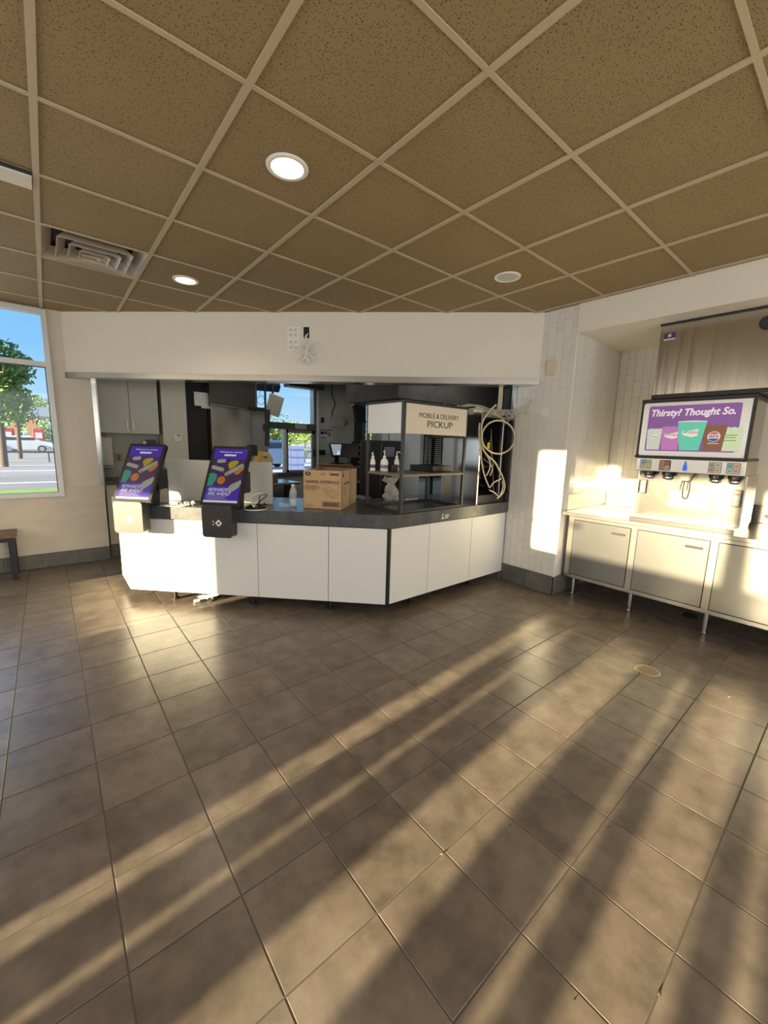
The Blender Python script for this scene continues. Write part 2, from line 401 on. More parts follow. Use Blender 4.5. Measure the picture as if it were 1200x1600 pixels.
# ------------------------------------------------------------------ right side: tiled column wall, alcove, soffit
wr = MB().box((WALLX+.008,1.885,0),(WALLX+.14,2.52,CEIL+.1)); wr = struct('wall_right', wr, groutw)
TW,TH = .0762,.1524
def tiles(parent, origin, du, normal, width, z0, z1, off=0):
    """vertical running-bond glazed tiles; du = direction of the courses"""
    du = Vector(du); nn = Vector(normal); cache = {}
    c = 0; u = 0
    while u < width-.012:
        wdt = min(TW, width-u); z = z0-(TH/2 if c%2 else 0)
        while z < z1-.004:
            a = max(z,z0); b = min(z+TH,z1)
            if b-a > .012:
                key = (round(wdt,3), round(b-a,3))
                if key not in cache:
                    g = .0007; e_ = .0016; W,Hh,D = wdt-g, b-a-g, .0065
                    m = MB(); P = lambda x,y,zz: du*x+nn*zz+Vector((0,0,y))
                    m.add([P(g,g,0),P(W,g,0),P(W,Hh,0),P(g,Hh,0),P(g,g,D-.0012),P(W,g,D-.0012),P(W,Hh,D-.0012),P(g,Hh,D-.0012),P(g+e_,g+e_,D),P(W-e_,g+e_,D),P(W-e_,Hh-e_,D),P(g+e_,Hh-e_,D)],
                          [(0,1,5,4),(1,2,6,5),(2,3,7,6),(3,0,4,7),(4,5,9,8),(5,6,10,9),(6,7,11,10),(7,4,8,11),(8,9,10,11)])
                    me = bpy.data.meshes.new('wall_tile'); me.from_pydata(m.v,[],m.f); me.materials.append(tile_m); cache[key] = me
                o = link('tile', cache[key], parent); o.location = wm(parent).inverted() @ (Vector(origin)+du*u+Vector((0,0,a)))
            z += TH
        u += TW; c += 1
tiles(wr, (WALLX+.008,2.47,0), (0,-1,0), (-1,0,0), .585, .19, CEIL)
cp = build('corner_profile', MB().box((WALLX-.001,1.872,.19),(WALLX+.006,1.888,CEIL)), whitep, wr)
br = sroot('baseboard_right', (WALLX,2.1,0))
build('tile', MB().box((WALLX-.006,2.19,.002),(WALLX+.008,2.50,.19)), base_m, br, bevel=.002)
build('tile', MB().box((WALLX-.006,1.872,.002),(WALLX+.008,2.187,.19)), base_m, br, bevel=.002)
build('tile', MB().box((WALLX-.006,1.871,.002),(WALLX+.30,1.885,.19)), base_m, br, bevel=.002)
build('tile', MB().box((WALLX+.303,1.871,.002),(WALLX+.61,1.885,.19)), base_m, br, bevel=.002)
wa = struct('wall_alcove_side', MB().box((WALLX+.01,1.893,0),(4.92,1.96,CEIL)), groutw)
tiles(wa, (WALLX+.008,1.893,0), (1,0,0), (0,-1,0), 1.0, .80, 2.53)
build('tile_panel', MB().box((WALLX+.01,1.888,.19),(4.8,1.893,.80)), tile_m, wa)
wb = struct('wall_alcove_back', MB().box((4.808,-3.1,0),(4.92,1.9,CEIL)), groutw)
tiles(wb, (4.808,1.886,0), (0,-1,0), (-1,0,0), .76, .95, 2.53)
build('tile_panel', MB().box((4.802,-3,.19),(4.808,1.886,.95)), tile_m, wb)
sf = struct('soffit', MB().box((WALLX-.005,-3.1,2.50),(4.9,1.888,CEIL+.1)), wall_m)
build('soffit_board', MB().box((WALLX-.001,-3.0,2.494),(4.81,1.885,2.50)), wall_m, sf)
# steel jamb and black post at the right end of the opening
struct('trim_3', MB().box((WALLX-.008,2.452,.78),(WALLX+.012,2.512,2.07)), steel_h)

# ------------------------------------------------------------------ unseen walls behind the camera, openings invented to shape sun and sky light
zl = (.10,.96); zu = (1.49,2.46)
holes = [(a,b,*zl) for a,b in ((1.16,1.27),(.965,1.0),(.45,.71),(.175,.215),(-.14,.07),(-.29,-.235),(-.95,-.40),(-1.7,-1.1))]  # slots sized to cast the sun stripes on the floor
holes += [(.19,1.28,1.49,2.32),(1.28,1.70,1.49,1.765),(1.28,1.70,1.79,2.46),(-1.6,.045,1.49,2.32),(3.29,4.75,.48,1.56)]
wbk = MB(); wall_grid(wbk, 'x', -3.2, -3.08, -3.1, 5.8, 0, CEIL+.1, holes)
struct('wall_back_sun_slots', wbk, wall_m)
ws_ = MB(); wall_grid(ws_, 'y', -3.2, -3.08, -3.2, 4.9, 0, CEIL+.1, [(-2.5,.2,.4,2.5),(.4,3.3,.4,2.5)])
struct('wall_south', ws_, wall_m)

# ------------------------------------------------------------------ kitchen shell
KY = 6.35
kh = [(2.70,3.655,.93,1.66),(2.62,3.64,1.755,2.45),(4.66,5.06,1.2,2.34)]
kw = MB(); wall_grid(kw, 'y', KY, KY+.14, .46, 6.6, 0, CEIL+.1, kh)
kw = struct('wall_kitchen_window_side', kw, ktn_wall)
struct('wall_kitchen_rear', MB().box((6.5,2.4,0),(6.6,6.4,CEIL+.1)), ktn_wall)
struct('wall_kitchen_right', MB().box((WALLX+.14,2.40,0),(6.6,2.50,CEIL+.1)), ktn_wall)
struct('wall_kitchen_left', MB().box((.40,5.86,0),(.478,6.4,CEIL+.1)), ktn_wall)
struct('wall_keypad_pier', MB().box((1.195,6.02,0),(1.492,6.35,2.5)), ktn_wall2)
w2 = sroot('window_2', (3.15,KY,.93))
b_ = MB().box((2.60,KY-.05,1.655),(3.66,KY+.05,1.762)).box((2.66,KY-.05,.86),(3.70,KY+.05,.935)).box((3.64,KY-.04,.93),(3.655,KY+.04,2.46))
build('window_frame', b_, bronze, w2)
build('jamb', MB().box((3.66,KY-.06,.9),(3.70,KY+.03,2.46)), alum, w2)
build('inner_jamb', MB().box((3.615,KY-.02,1.76),(3.635,KY+.02,2.46)), alum, w2)
build('mullion', MB().box((3.045,KY-.045,.935),(3.085,KY+.03,1.655)), alum, w2)
sf_ = MB().box((3.09,KY-.03,.935),(3.13,KY+.01,1.655)).box((3.585,KY-.03,.935),(3.645,KY+.01,1.655)).box((3.09,KY-.03,.935),(3.64,KY+.01,.975)).box((3.09,KY-.03,1.60),(3.64,KY+.01,1.655))
sash = build('sliding_sash', sf_, mat('grey_sash', (.22,.23,.23), .45, .3), w2)
build('handle', MB().box((3.60,KY-.06,1.20),(3.625,KY-.03,1.33)), black, sash)
build('pane', MB().box((3.13,KY-.012,.97),(3.585,KY-.008,1.60)), glass, w2)
build('pane', MB().box((2.70,KY-.012,.935),(3.045,KY-.008,1.655)), glass, w2)
build('pane', MB().box((2.60,KY-.012,1.76),(3.615,KY-.008,2.46)), glass, w2)
notice = build('window_notice', MB().box((3.25,KY-.056,1.672),(3.455,KY-.052,1.758)), mat('grey_paper', (.45,.44,.44), .7), w2)
for k in range(3): build('print_line', MB().box((3.275,KY-.0575,1.742-k*.024),(3.43,KY-.0565,1.736-k*.024)), ink, notice)
w3 = sroot('window_3', (4.86,KY,1.2))
build('window_frame', MB().box((4.62,KY-.05,1.15),(4.67,KY+.05,2.40)).box((5.05,KY-.05,1.15),(5.09,KY+.05,2.40)).box((4.62,KY-.05,2.32),(5.09,KY+.05,2.40)).box((4.62,KY-.05,1.15),(5.09,KY+.05,1.21)).box((4.72,KY-.04,1.2),(4.745,KY+.03,2.34)), bronze, w3)
build('pane', MB().box((4.66,KY-.004,1.2),(5.06,KY,2.34)), glass, w3)
struct('column_kitchen', MB().box((4.50,KY-.10,0),(4.60,KY,2.5)), charcoal)

# ------------------------------------------------------------------ OUTSIDE
def out_road():
    g = sroot('ground'); 
    build('asphalt', MB().box((-70,6.5,-.22),(140,150,-.12)), asphalt, g)
    build('kerb_strip', MB().box((-40,22.0,-.12),(80,22.6,-.02)), concrete, g)
    build('drive_through_pavement', MB().box((2.2,6.5,-.118),(40,34,-.105)), concrete, g)
    for y in (17.6,27.5): build('lane_marking', MB().box((-60,y,-.119),(60,y+.35,-.112)), wprint, g)
out_road()
gs = build('grass_verge', MB().box((-30,12.4,-.2),(2.1,15.0,-.06)), grass); gs['kind'] = 'structure'
def tree(loc, h, r, lm, label, n=900, seed=1, trunk=True, sq=1.0, group=None):
    rd = random.Random(seed); t = empty('leafy_tree', loc, label, 'tree', group); L = Vector(loc)
    if trunk:
        tb = MB().cyl(L, L+Vector((.1,0,h*.55)), h*.022, h*.014, 10)
        for k in range(5):
            a = k*1.3; tb.cyl(L+Vector((.05,0,h*.35)), L+Vector((math.cos(a)*r*.6, math.sin(a)*r*.6, h*.72)), h*.015, h*.006, 7)
        build('trunk', tb, bark, t)
    c = MB(); blobs = [(rd.uniform(-.55,.55)*r, rd.uniform(-.5,.5)*r, h*rd.uniform(.42,.86) if trunk else h*rd.uniform(.2,.75), r*rd.uniform(.35,.6)) for _ in range(12)]
    for _ in range(n):
        bx,by,bz,br_ = rd.choice(blobs); u = Vector((rd.gauss(0,1),rd.gauss(0,1),rd.gauss(0,1))).normalized()*br_*rd.uniform(.6,1.05)
        p = L+Vector((bx,by,bz))+Vector((u.x,u.y,u.z*sq)); s = r*rd.uniform(.05,.10)
        a = Vector((rd.gauss(0,1),rd.gauss(0,1),rd.gauss(0,1))).normalized(); b = a.orthogonal().normalized()
        c.add([p-a*s,p-b*s*.5,p+a*s,p+b*s*.5], [(0,1,2,3)])
    build('foliage', c, lm, t); return t
def gnd(px, Y): p = atY(px, 700, Y); return (p.x, Y, -.12)
tree(gnd(4,27), 6.7, 1.75, leaf, 'large dark green tree at the left edge of the dining window', 3200, 3)
tree(gnd(30,36), 6.0, 1.2, leaf, 'narrower dark tree crown right beside the large window tree', 1500, 8)
tree(gnd(58,92), 8.8, 2.6, leaf2, 'bright green sunlit tree above the fuel canopy', 1500, 5)
tree(gnd(88,104), 8.9, 3.0, leaf2, 'bright green tree touching the right side of the dining window', 1500, 15)
tree(gnd(36,110), 8.6, 3.6, leaf2, 'bright green tree seen between the canopy columns', 1200, 25)
tree(gnd(66,84), 3.2, 2.6, leaf, 'low dark shrub behind the right canopy column', 900, 35, trunk=False)
# fuel station canopy
p0 = atY(18,645,60); cz = atY(40,651,60).z; ct = atY(40,637,60).z
cn = empty('fuel_canopy', (p0.x+4,60,-.12), 'grey flat fuel station canopy on two tan columns across the road', 'canopy')
build('roof_slab', MB().box((p0.x,57,cz),(p0.x+16,66,ct)), greyblue, cn)
for px in (24,50):
    x = atY(px,670,60).x; build('column', MB().box((x-.38,59.6,-.12),(x+.38,60.4,cz)), orange_c, cn)
for px,lb in ((13,'red fuel pump left of the left canopy column'),(61,'red fuel pump right of the right canopy column')):
    x = atY(px,680,58.5).x; pm = empty('fuel_pump', (x,58.5,-.12), lb, 'pump', 'fuel pumps under the canopy')
    build('cabinet', MB().box((x-.5,58.2,-.12),(x+.5,58.8,2.1)), red, pm, bevel=.05); build('display', MB().box((x-.28,58.15,1.1),(x+.28,58.2,1.7)), wprint, pm)
def car(loc, L, paint, label, rz=0, h=1.45):
    t = empty('car', loc, label, 'car', None, rz); W = wm(t)
    prof = [(-.5,.22),(-.5,.52),(-.42,.60),(-.28,.64),(-.17,.97),(.14,1.0),(.30,.68),(.46,.60),(.5,.48),(.5,.22)]
    b = MB(); hw = .88
    vs = [Vector((x*L,s*hw*(1 if z<.7 else .82),z*h)) for s in (-1,1) for x,z in prof]; n = len(prof)
    b.add([W @ v for v in vs], [tuple(range(n)), tuple(range(2*n-1,n-1,-1))]+[(k,(k+1)%n,(k+1)%n+n,k+n) for k in range(n)])
    build('body', b, paint, t, bevel=.05)
    for s in (-1,1): build('side_glass', MB().box((-.235*L,s*hw*.90,.68*h),(.235*L*.9,s*hw*.96,.92*h), W), carg, t)
    for sx_ in (-.31,.31):
        for s in (-1,1):
            wh = MB().cyl(W @ Vector((sx_*L,s*(hw-.18),.32)), W @ Vector((sx_*L,s*(hw+.03),.32)), .32, n=20); w_ = build('wheel', wh, tyre, t)
            build('hub', MB().cyl(W @ Vector((sx_*L,s*(hw+.02),.32)), W @ Vector((sx_*L,s*(hw+.05),.32)), .19, n=14), chrome, w_)
    return t
p = atY(34,694,50); car((p.x,50,-.12), 4.5, carw, 'white sedan parked in front of the fuel canopy', .0)
p = atY(3,690,52); car((p.x-.6,53.5,-.12), 4.3, mat('dark_car_paint',(.05,.05,.06),.3), 'dark car at the left edge of the dining window', .1)
# road rail and posts
rl = empty('road_railing', (-2,31,-.12), 'low dark metal railing along the far side of the road', 'railing')
build('rail', MB().box((-14,30.97,.42),(8,31.03,.52)), charcoal, rl)
for k in range(12): build('post', MB().box((-14+2*k,30.96,-.12),(-13.93+2*k,31.04,.45)), charcoal, rl)
# behind the drive-through window
p = atY(424,700,22); car((p.x-.3,22.5,-.1), 4.6, carb, 'blue grey car seen through the drive-through window', .15, 1.6)
fp = atY(458,700,17); fb = empty('panel_enclosure', (fp.x,17,-.1), 'lavender blue panelled enclosure seen through the sliding window', 'enclosure')
for k in range(3): build('panel', MB().box((fp.x-.5+k*.34,16.9,-.1),(fp.x-.17+k*.34,17.0,1.25)), fence_m, fb)
for k in range(4): build('batten', MB().box((fp.x-.5,16.87,.1+k*.34),(fp.x+.5,16.9,.13+k*.34)), carb, fb)
for i,(px,Y,hh_,rr,lm,lb) in enumerate([(428,38,4.3,1.6,leaf,'dark green tree behind the blue grey car'),(452,48,4.3,2.0,leaf2,'pale green tree behind the panelled enclosure'),(476,52,4.3,2.0,leaf2,'pale green tree at the right side of the sliding window'),(440,62,4.8,2.2,leaf2,'light tree between the two drive-through panes'),(473,24,1.3,.55,mat('dry_grass',(.5,.48,.15),.9,col2=(.6,.6,.25)),'yellow green shrub right of the panelled enclosure'),(585,46,5,2.4,leaf,'dark tree seen through the narrow kitchen window')]):
    tree(gnd(px,Y), hh_, rr, lm, lb, 1200, 40+i, trunk=hh_>2)

# ------------------------------------------------------------------ service counter
CA = Vector((.485,4.10,0)); CB = Vector((2.125,2.470,0)); cdv = (CB-CA).normalized(); cn_ = Vector((cdv.y,-cdv.x,0))
def C(s, d, z): p = CA+cdv*s+cn_*d; return Vector((p.x,p.y,z))
CM = frame(CA, cdv, (0,0,1)); LS = (CB-CA).length
sc = empty('service_counter', (1.6,3.4,0), 'white panelled service counter with an angled front and dark top edge', 'counter')
core = [C(.03,-.03,0),C(LS-.012,-.03,0),Vector((3.77,2.50,0)),Vector((3.77,3.10,0)),Vector((2.38,3.10,0)),C(.03,-.66,0)]
build('carcass', MB().prism([(p.x,p.y) for p in core], .125, .762), dark, sc)
for a,b in ((.004,.553),(.558,1.175),(1.180,1.795),(1.800,LS-.022)):
    build('panel', MB().box((a,.102,-.02),(b,.758,0), CM), white_lam, sc, bevel=.0015)
for a,b in ((2.150,2.600),(2.606,3.205),(3.211,3.782)):
    build('panel', MB().box((a,.102,0),(b,.758,0)) if 0 else MB().box((a,2.475,.102),(b,2.495,.758)), white_lam, sc, bevel=.0015)
EP = Vector((.487,4.62,0))
build('end_panel', MB().box((.474,4.118,.102),(.494,4.62,.758)), white_lam, sc, bevel=.0015)
build('corner_post', MB().prism([(2.124,2.478),(2.146,2.478),(2.146,2.52),(2.10,2.52)], .10, .762), black_m, sc)
build('corner_strip', MB().prism([(.478,4.112),(.488,4.102),(.50,4.13),(.49,4.14)], .10, .762), steel_d, sc)
for s_ in (.35,1.09,1.80): build('foot', MB().cyl(C(s_,-.09,.0),C(s_,-.09,.125),.017).cyl(C(s_,-.09,0),C(s_,-.09,.02),.026), black, sc)
for x in (2.5,3.35): build('foot', MB().cyl((x,2.58,0),(x,2.58,.125),.017).cyl((x,2.58,0),(x,2.58,.02),.026), black, sc)
# worktop
wt = empty('counter_worktop', (2.1,2.9,.765), 'dark slate laminate worktop on the angled white counter', 'worktop')
p1 = C(.0,.012,0); p2 = Vector((2.137,2.458,0))
top = [(.447,4.15),(p1.x-.008,p1.y-.004),(2.133,2.459),(3.786,2.459),(3.786,3.36),(2.44,3.36),(1.02,4.60),(.447,4.72)]
build('top_slab', MB().prism(top, .765, .876), laminate, wt, bevel=.003)
sgM = frame((2.80,2.4583,.812), (1,0,0), (0,0,1))
sg = MB()
sg.box((-.052,-.020,0),(-.044,.016,.001), sgM).add([sgM @ Vector(q) for q in ((-.064,-.024,.001),(-.032,-.024,.001),(-.040,-.002,.001),(-.046,.004,.001),(-.050,.004,.001),(-.058,-.004,.001))], [(0,1,2,3,4,5)])
sg.lathe([(0,.001),(.007,.001)], (0,0,0), 12, sgM @ Matrix.Translation((-.049,.020,0)))
access = build('access_symbol', sg, wprint, wt)
for k,(w_) in enumerate((.052,.058,.040)): build('sign_line', MB().box((-.018,.014-k*.014,0),(-.018+w_,.008-k*.014,.001), sgM), wprint, wt)
# pale splash panel behind the kiosks
sp = MB().box((.20,.88,-.31),(1.20,1.262,-.33), CM)
o = tag(build('splash_panel', sp, mat('pale_panel',(.55,.54,.50),.35), None, bevel=.002), 'pale grey upright splash panel standing on the worktop behind both kiosks', 'panel')

# ------------------------------------------------------------------ kiosks
scr_col = {}
def emis(name, c, s=.50): return mat('screen_'+name, tuple(x*.3 for x in c), .35, emit=c, estr=s)
E_vio, E_w, E_dk = emis('violet',(.055,.022,.34)), emis('white',(.62,.66,.80)), emis('plum',(.045,.018,.075))
E_yel, E_or, E_te, E_gr, E_br, E_pk = emis('yellow',(.34,.26,.03)), emis('orange',(.42,.14,.03)), emis('teal',(.03,.24,.19)), emis('paper',(.27,.31,.25)), emis('brown',(.20,.07,.02)), emis('grey',(.30,.32,.40))
def kiosk(cx, cy, label):
    base = Vector((cx,cy,0)); t = empty('order_kiosk', (cx,cy,.876), label, 'kiosk', 'self-order kiosks on the counter')
    B = frame((cx,cy,0), cdv, (0,0,1))             # x right, y up, z towards the customer
    tilt = math.radians(29.5)
    Sx = B @ Matrix.Translation((0,.922,0)) @ Matrix.Rotation(-tilt,4,'X')    # screen plane, origin bottom centre
    W,Hh = .335,.545
    build('bezel', MB().rbox((-W/2,0,-.028),(W/2,Hh,0), .012, Sx, ax=2), black, t, bevel=.002)
    sc_ = build('screen', MB().box((-W/2+.022,.026,0),(W/2-.022,Hh-.022,.0012), Sx), E_vio, t)
    Z = Matrix.Translation((0,0,.0016)); w2_, y0 = W/2-.022, .026
    def poly(name, pts, m, z=.0018): 
        p = [Sx @ Vector((x*w2_, y0+y*(Hh-.048), z)) for x,y in pts]; return build(name, MB().add(p, [tuple(range(len(p)))]), m, sc_)
    def rr(cx_,cy_,L,w_,a,n=6):
        out=[]; asp = (Hh-.048)/w2_
        for s in (1,-1):
            for k in range(n+1):
                th = math.radians(-90+180*k/n); x = s*(L/2-w_/2)+s*math.cos(th)*w_/2; y = s*math.sin(th)*w_/2
                out.append((cx_+(x*math.cos(a)-y*math.sin(a))*asp, cy_+x*math.sin(a)+y*math.cos(a)))
        return out
    poly('dark_picture', [(-1,.30),(1,.30),(1,.80),(-1,.80)], E_dk, .0016)
    poly('pill_button', rr(0,.875,.22,.035,0), E_w)
    poly('flatbread', rr(-.45,.76,.16,.07,.1), E_gr); poly('taco_shell', [(-.02,.70),(.12,.76),(.52,.78),(.62,.74),(.42,.66),(.15,.60)], E_yel)
    poly('wrap', rr(-.58,.62,.24,.07,-.25), E_gr); poly('wrap_filling', rr(-.24,.575,.05,.06,-.25), E_br)
    poly('long_wrap', rr(.42,.60,.36,.07,.62), E_gr); poly('long_wrap_filling', rr(.10,.505,.05,.06,.62), E_br)
    poly('folded_taco', rr(.72,.60,.20,.10,.9), E_or); poly('taco_filling', rr(.78,.58,.16,.04,.9), E_yel)
    poly('teal_drink', [(-1,.30),(-.68,.30),(-.52,.42),(-.52,.50),(-.75,.53),(-1,.52)], E_te); poly('orange_drink', rr(-.22,.40,.15,.14,1.4), E_or)
    poly('paper_wrap', [(.22,.24),(.42,.33),(.95,.42),(1,.36),(.9,.28),(.45,.17)], E_gr)
    poly('bottom_bar', [(-1,.0),(1,.0),(1,.038),(-1,.038)], E_w)
    def tx(s, y, size, width, x0=-.86, shear=0, bold=0):
        M = Sx @ Matrix.Translation((x0*w2_, y0+y*(Hh-.048), .002)); o = text('lettering', s, size, M, E_w, sc_, bold, .0002, width, 'LEFT', shear); return o
    text('lettering', 'Welcome to rewards', .020, Sx @ Matrix.Translation((0,y0+.935*(Hh-.048),.002)), E_w, sc_, .0002, .0002, .20)
    tx('REWARDS', .225, .042, .165, shear=.25, bold=.0004); tx('ARE AHEAD', .155, .042, .195, shear=.25, bold=.0004)
    for k,(w_) in enumerate((.17,.155,.18)): poly('text_line', [(-.86,.115-k*.024),(-.86+w_/w2_,.115-k*.024),(-.86+w_/w2_,.107-k*.024),(-.86,.107-k*.024)], E_pk)
    # payment box wrapping over the counter edge
    br_ = build('payment_box', MB().rbox((-.125,.668,-.045),(.120,.925,.045), .022, B, ax=2), charcoal, t, bevel=.004)
    d = .030
    dm = MB(); c0 = (.012,.785)
    for (a,b) in (((0,1),(1,0)),((1,0),(0,-1)),((0,-1),(-1,0)),((-1,0),(0,1))):
        dm.add([B @ Vector((c0[0]+q[0]*r_, c0[1]+q[1]*r_, .0462)) for q,r_ in ((a,d),(b,d),(b,d*.45),(a,d*.45))], [(0,1,2,3)])
    build('contactless_diamond', dm, wprint, br_)
    for yy in (.797,.773): build('status_mark', MB().box((-.038,yy-.005,.045),(-.028,yy+.005,.0464), B), wprint, br_)
    # rear housing, stem and foot
    build('rear_housing', MB().rbox((-.02,1.00,-.30),(.135,1.185,-.17), .018, B, ax=2), black, t, bevel=.003)
    stem = MB().add([B @ Vector(q) for q in ((-.05,.878,-.02),(.12,.878,-.02),(.12,.878,-.20),(-.05,.878,-.20),(-.03,1.10,-.14),(.11,1.10,-.14),(.11,1.05,-.24),(-.03,1.05,-.24))],
        [(0,3,2,1),(4,5,6,7),(0,1,5,4),(1,2,6,5),(2,3,7,6),(3,0,4,7)])
    build('stem', stem, black, t, bevel=.004)
    return t, B
k1,B1 = kiosk(.500,3.897,'left tilted self-order kiosk with its sunlit payment box at the counter end')
k2,B2 = kiosk(1.042,3.353,'right tilted self-order kiosk with a dark payment box and white diamond mark')
# round base and wiring behind the right kiosk
cf = empty('cable_nest', (1.33,3.33,.876), 'small black round device base with tangled wires beside the right kiosk', 'cables')
build('round_base', MB().lathe([(0,0),(.085,0),(.09,.008),(.08,.02),(.03,.03),(0,.03)], (1.33,3.31,.877), 24), black, cf)
build('white_rim', MB().lathe([(.088,0),(.096,0),(.096,.007),(.088,.007)], (1.33,3.31,.877), 28), whitep, cf)
rd = random.Random(4)
for k in range(4):
    pts = [(1.33+rd.uniform(-.07,.1),3.31+rd.uniform(-.07,.07),.885+.02*rd.random()+ (.10 if i in (2,3) and k<2 else .02)) for i in range(6)]
    build('wire', MB().tube(pts,.004,6), black if k else whitep, cf)
# crumpled papers between the kiosks
def crumple(name, c, sx_, sy_, hgt, m, lab, cat, seed, n=9, parent=None, rz=0):
    rd = random.Random(seed); b = MB(); vs = []
    for i in range(n+1):
        for j in range(n+1):
            x = (i/n-.5)*sx_; y = (j/n-.5)*sy_; z = hgt*rd.random()**1.4
            vs.append((c[0]+x*math.cos(rz)-y*math.sin(rz)+rd.uniform(-.2,.2)*sx_/n, c[1]+x*math.sin(rz)+y*math.cos(rz)+rd.uniform(-.2,.2)*sy_/n, c[2]+z))
    b.add(vs, [(i*(n+1)+j,(i+1)*(n+1)+j,(i+1)*(n+1)+j+1,i*(n+1)+j+1) for i in range(n) for j in range(n)])
    o = build(name, b, m, parent); so_ = o.modifiers.new('thickness','SOLIDIFY'); so_.thickness = .0012
    if lab: tag(o, lab, cat)
    return o
paper = mat('white_paper', (.72,.71,.68), .7)
crumple('napkin_sheet', (.80,3.80,.878), .20,.10,.006, paper, 'flat white napkin sheet on the worktop edge between the kiosks', 'napkin', 3, rz=-.78)
crumple('crumpled_wrapper', (.905,3.80,.880), .13,.08,.035, mat('wrapper_print',(.16,.14,.12),.4,col2=(.6,.58,.55),vscale=40), 'crumpled dark and white wrapper on the worktop between the kiosks', 'wrapper', 5, rz=-.6)

# ------------------------------------------------------------------ water bottle
bx_,by_ = 1.668,3.285
wbt = empty('water_bottle', (bx_,by_,.877), 'clear plastic water bottle standing left of the napkin carton', 'bottle')
prof = [(0,.001),(.030,.001),(.034,.012),(.031,.022),(.034,.032),(.034,.06),(.031,.068),(.034,.078),(.034,.10),(.031,.108),(.034,.116),(.033,.135),(.022,.165),(.014,.18),(.013,.186)]
build('bottle_body', MB().lathe(prof,(bx_,by_,.877),22), clearp, wbt)
build('water', MB().lathe([(0,.004),(.029,.004),(.0315,.06),(.031,.10),(0,.10)],(bx_,by_,.877),20), mat('water',(.75,.85,.92),.05,alpha=.35), wbt)
build('label', MB().lathe([(.0348,.07),(.0348,.118)],(bx_,by_,.877),22), mat('bottle_label',(.35,.42,.52),.5,alpha=.6), wbt)
build('cap', MB().lathe([(.0145,.183),(.0155,.184),(.0155,.198),(0,.199)],(bx_,by_,.877),18), whitep, wbt)
# small clear tray left of the bottle
o = build('clear_dish', MB().rbox((1.565,3.29,.877),(1.635,3.37,.902),.01,None,ax=2), clearp, None); tag(o,'small clear plastic dish left of the water bottle','dish')

# ------------------------------------------------------------------ napkin carton
q0 = Vector((1.703,3.162,.8765)); xd = (Vector((1.929,2.891,0))-Vector((1.703,3.162,0))); BW = xd.length; NM = frame(q0, xd, (0,0,1))
BH, BD = .338, .50
nb = empty('napkin_carton', q0, 'open brown cardboard napkin carton with black print on the worktop', 'carton')
th = .006
build('front_board', MB().box((0,0,-th),(BW,BH,0),NM), card, nb)
build('back_board', MB().box((0,0,-BD),(BW,BH,-BD+th),NM), card, nb)
build('left_board', MB().box((0,0,-BD),(th,BH,0),NM), card, nb)
rb_ = build('right_board', MB().box((BW-th,0,-BD),(BW,BH,0),NM), card, nb)
build('bottom_board', MB().box((0,0,-BD),(BW,th,0),NM), card, nb)
fM = NM @ Matrix.Translation((0,BH,-BD)) @ Matrix.Rotation(math.radians(-12),4,'X')
build('flap', MB().box((.01,0,0),(BW-.01,.003,.17),fM), card_in, nb)
fM = NM @ Matrix.Translation((0,BH,-.004)) @ Matrix.Rotation(math.radians(150),4,'X')
build('flap', MB().box((.01,0,0),(BW-.01,.003,.12),fM), card_in, nb)
build('flap', MB().box((BW-th-.002,BH-.12,-BD+.02),(BW-th,BH,-.02),NM), card_in, nb)
def FT(x, y, z=.0008): return NM @ Matrix.Translation((x,y,z))
text('lettering','NAPKIN, INTERFOLD',.034,FT(BW*.50,BH*.70),ink,nb,.0006,.0003,BW*.86)
text('lettering','GIN:',.03,FT(BW*.52,BH*.905),ink_b,nb,0,.0003,.052)
text('lettering','58868',.03,FT(BW*.80,BH*.905),ink,nb,.001,.0003,.085)
em = MB(); n=20
em.add([FT(.045,BH*.905) @ Vector((.026*math.cos(2*math.pi*k/n), .017*math.sin(2*math.pi*k/n),0)) for k in range(n)], [tuple(range(n))])
build('emblem', em, ink, nb)
build('emblem_dome', MB().add([FT(.045,BH*.905,.0012) @ Vector(q) for q in ((-.013,-.006,0),(.013,-.006,0),(.009,.002,0),(.004,.009,0),(-.004,.009,0),(-.009,.002,0))],[(0,1,2,3,4,5)]), card, nb)
for k,w_ in enumerate((.12,.14,.095)): build('print_line', MB().box((.018,BH*.60-k*.014,.0004),(.018+w_,BH*.60-k*.014-.006,.001),NM), ink_b, nb)
for k,w_ in enumerate((.07,.08,.075)): build('print_line', MB().box((.018,BH*.12-k*.009,.0004),(.018+w_,BH*.12-k*.009-.002,.001),NM), ink_b, nb)
dr = MB()
def ln(a,b,m_=.0011):
    a = Vector(a); b = Vector(b); d = (b-a).normalized(); nn = Vector((-d.y,d.x))*m_
    dr.add([FT(0,0) @ Vector((p.x,p.y,0)) for p in (a-nn,b-nn,b+nn,a+nn)], [(0,1,2,3)])
A_=(.185,.178);B_=(.225,.198);C_=(.325,.148);D_=(.272,.108)
for a,b in ((A_,B_),(B_,C_),(C_,D_),(D_,A_),(A_,(.185,.164)),((.185,.164),(.272,.092)),((.272,.092),D_),(C_,(.325,.135)),((.325,.135),(.272,.092)),((.205,.188),(.298,.13)),((.235,.150),(.285,.172))): ln(a,b)
build('drawing', dr, ink_b, nb)
bc = MB(); rd = random.Random(2)
for a,b in (((.175,.025),(.335,.025)),((.335,.025),(.335,.065)),((.335,.065),(.175,.065)),((.175,.065),(.175,.025))): 
    a=Vector(a);b=Vector(b); d=(b-a).normalized(); nn=Vector((-d.y,d.x))*.0022
    bc.add([FT(0,0) @ Vector((p.x,p.y,0)) for p in (a-nn,b-nn,b+nn,a+nn)],[(0,1,2,3)])
x=.184
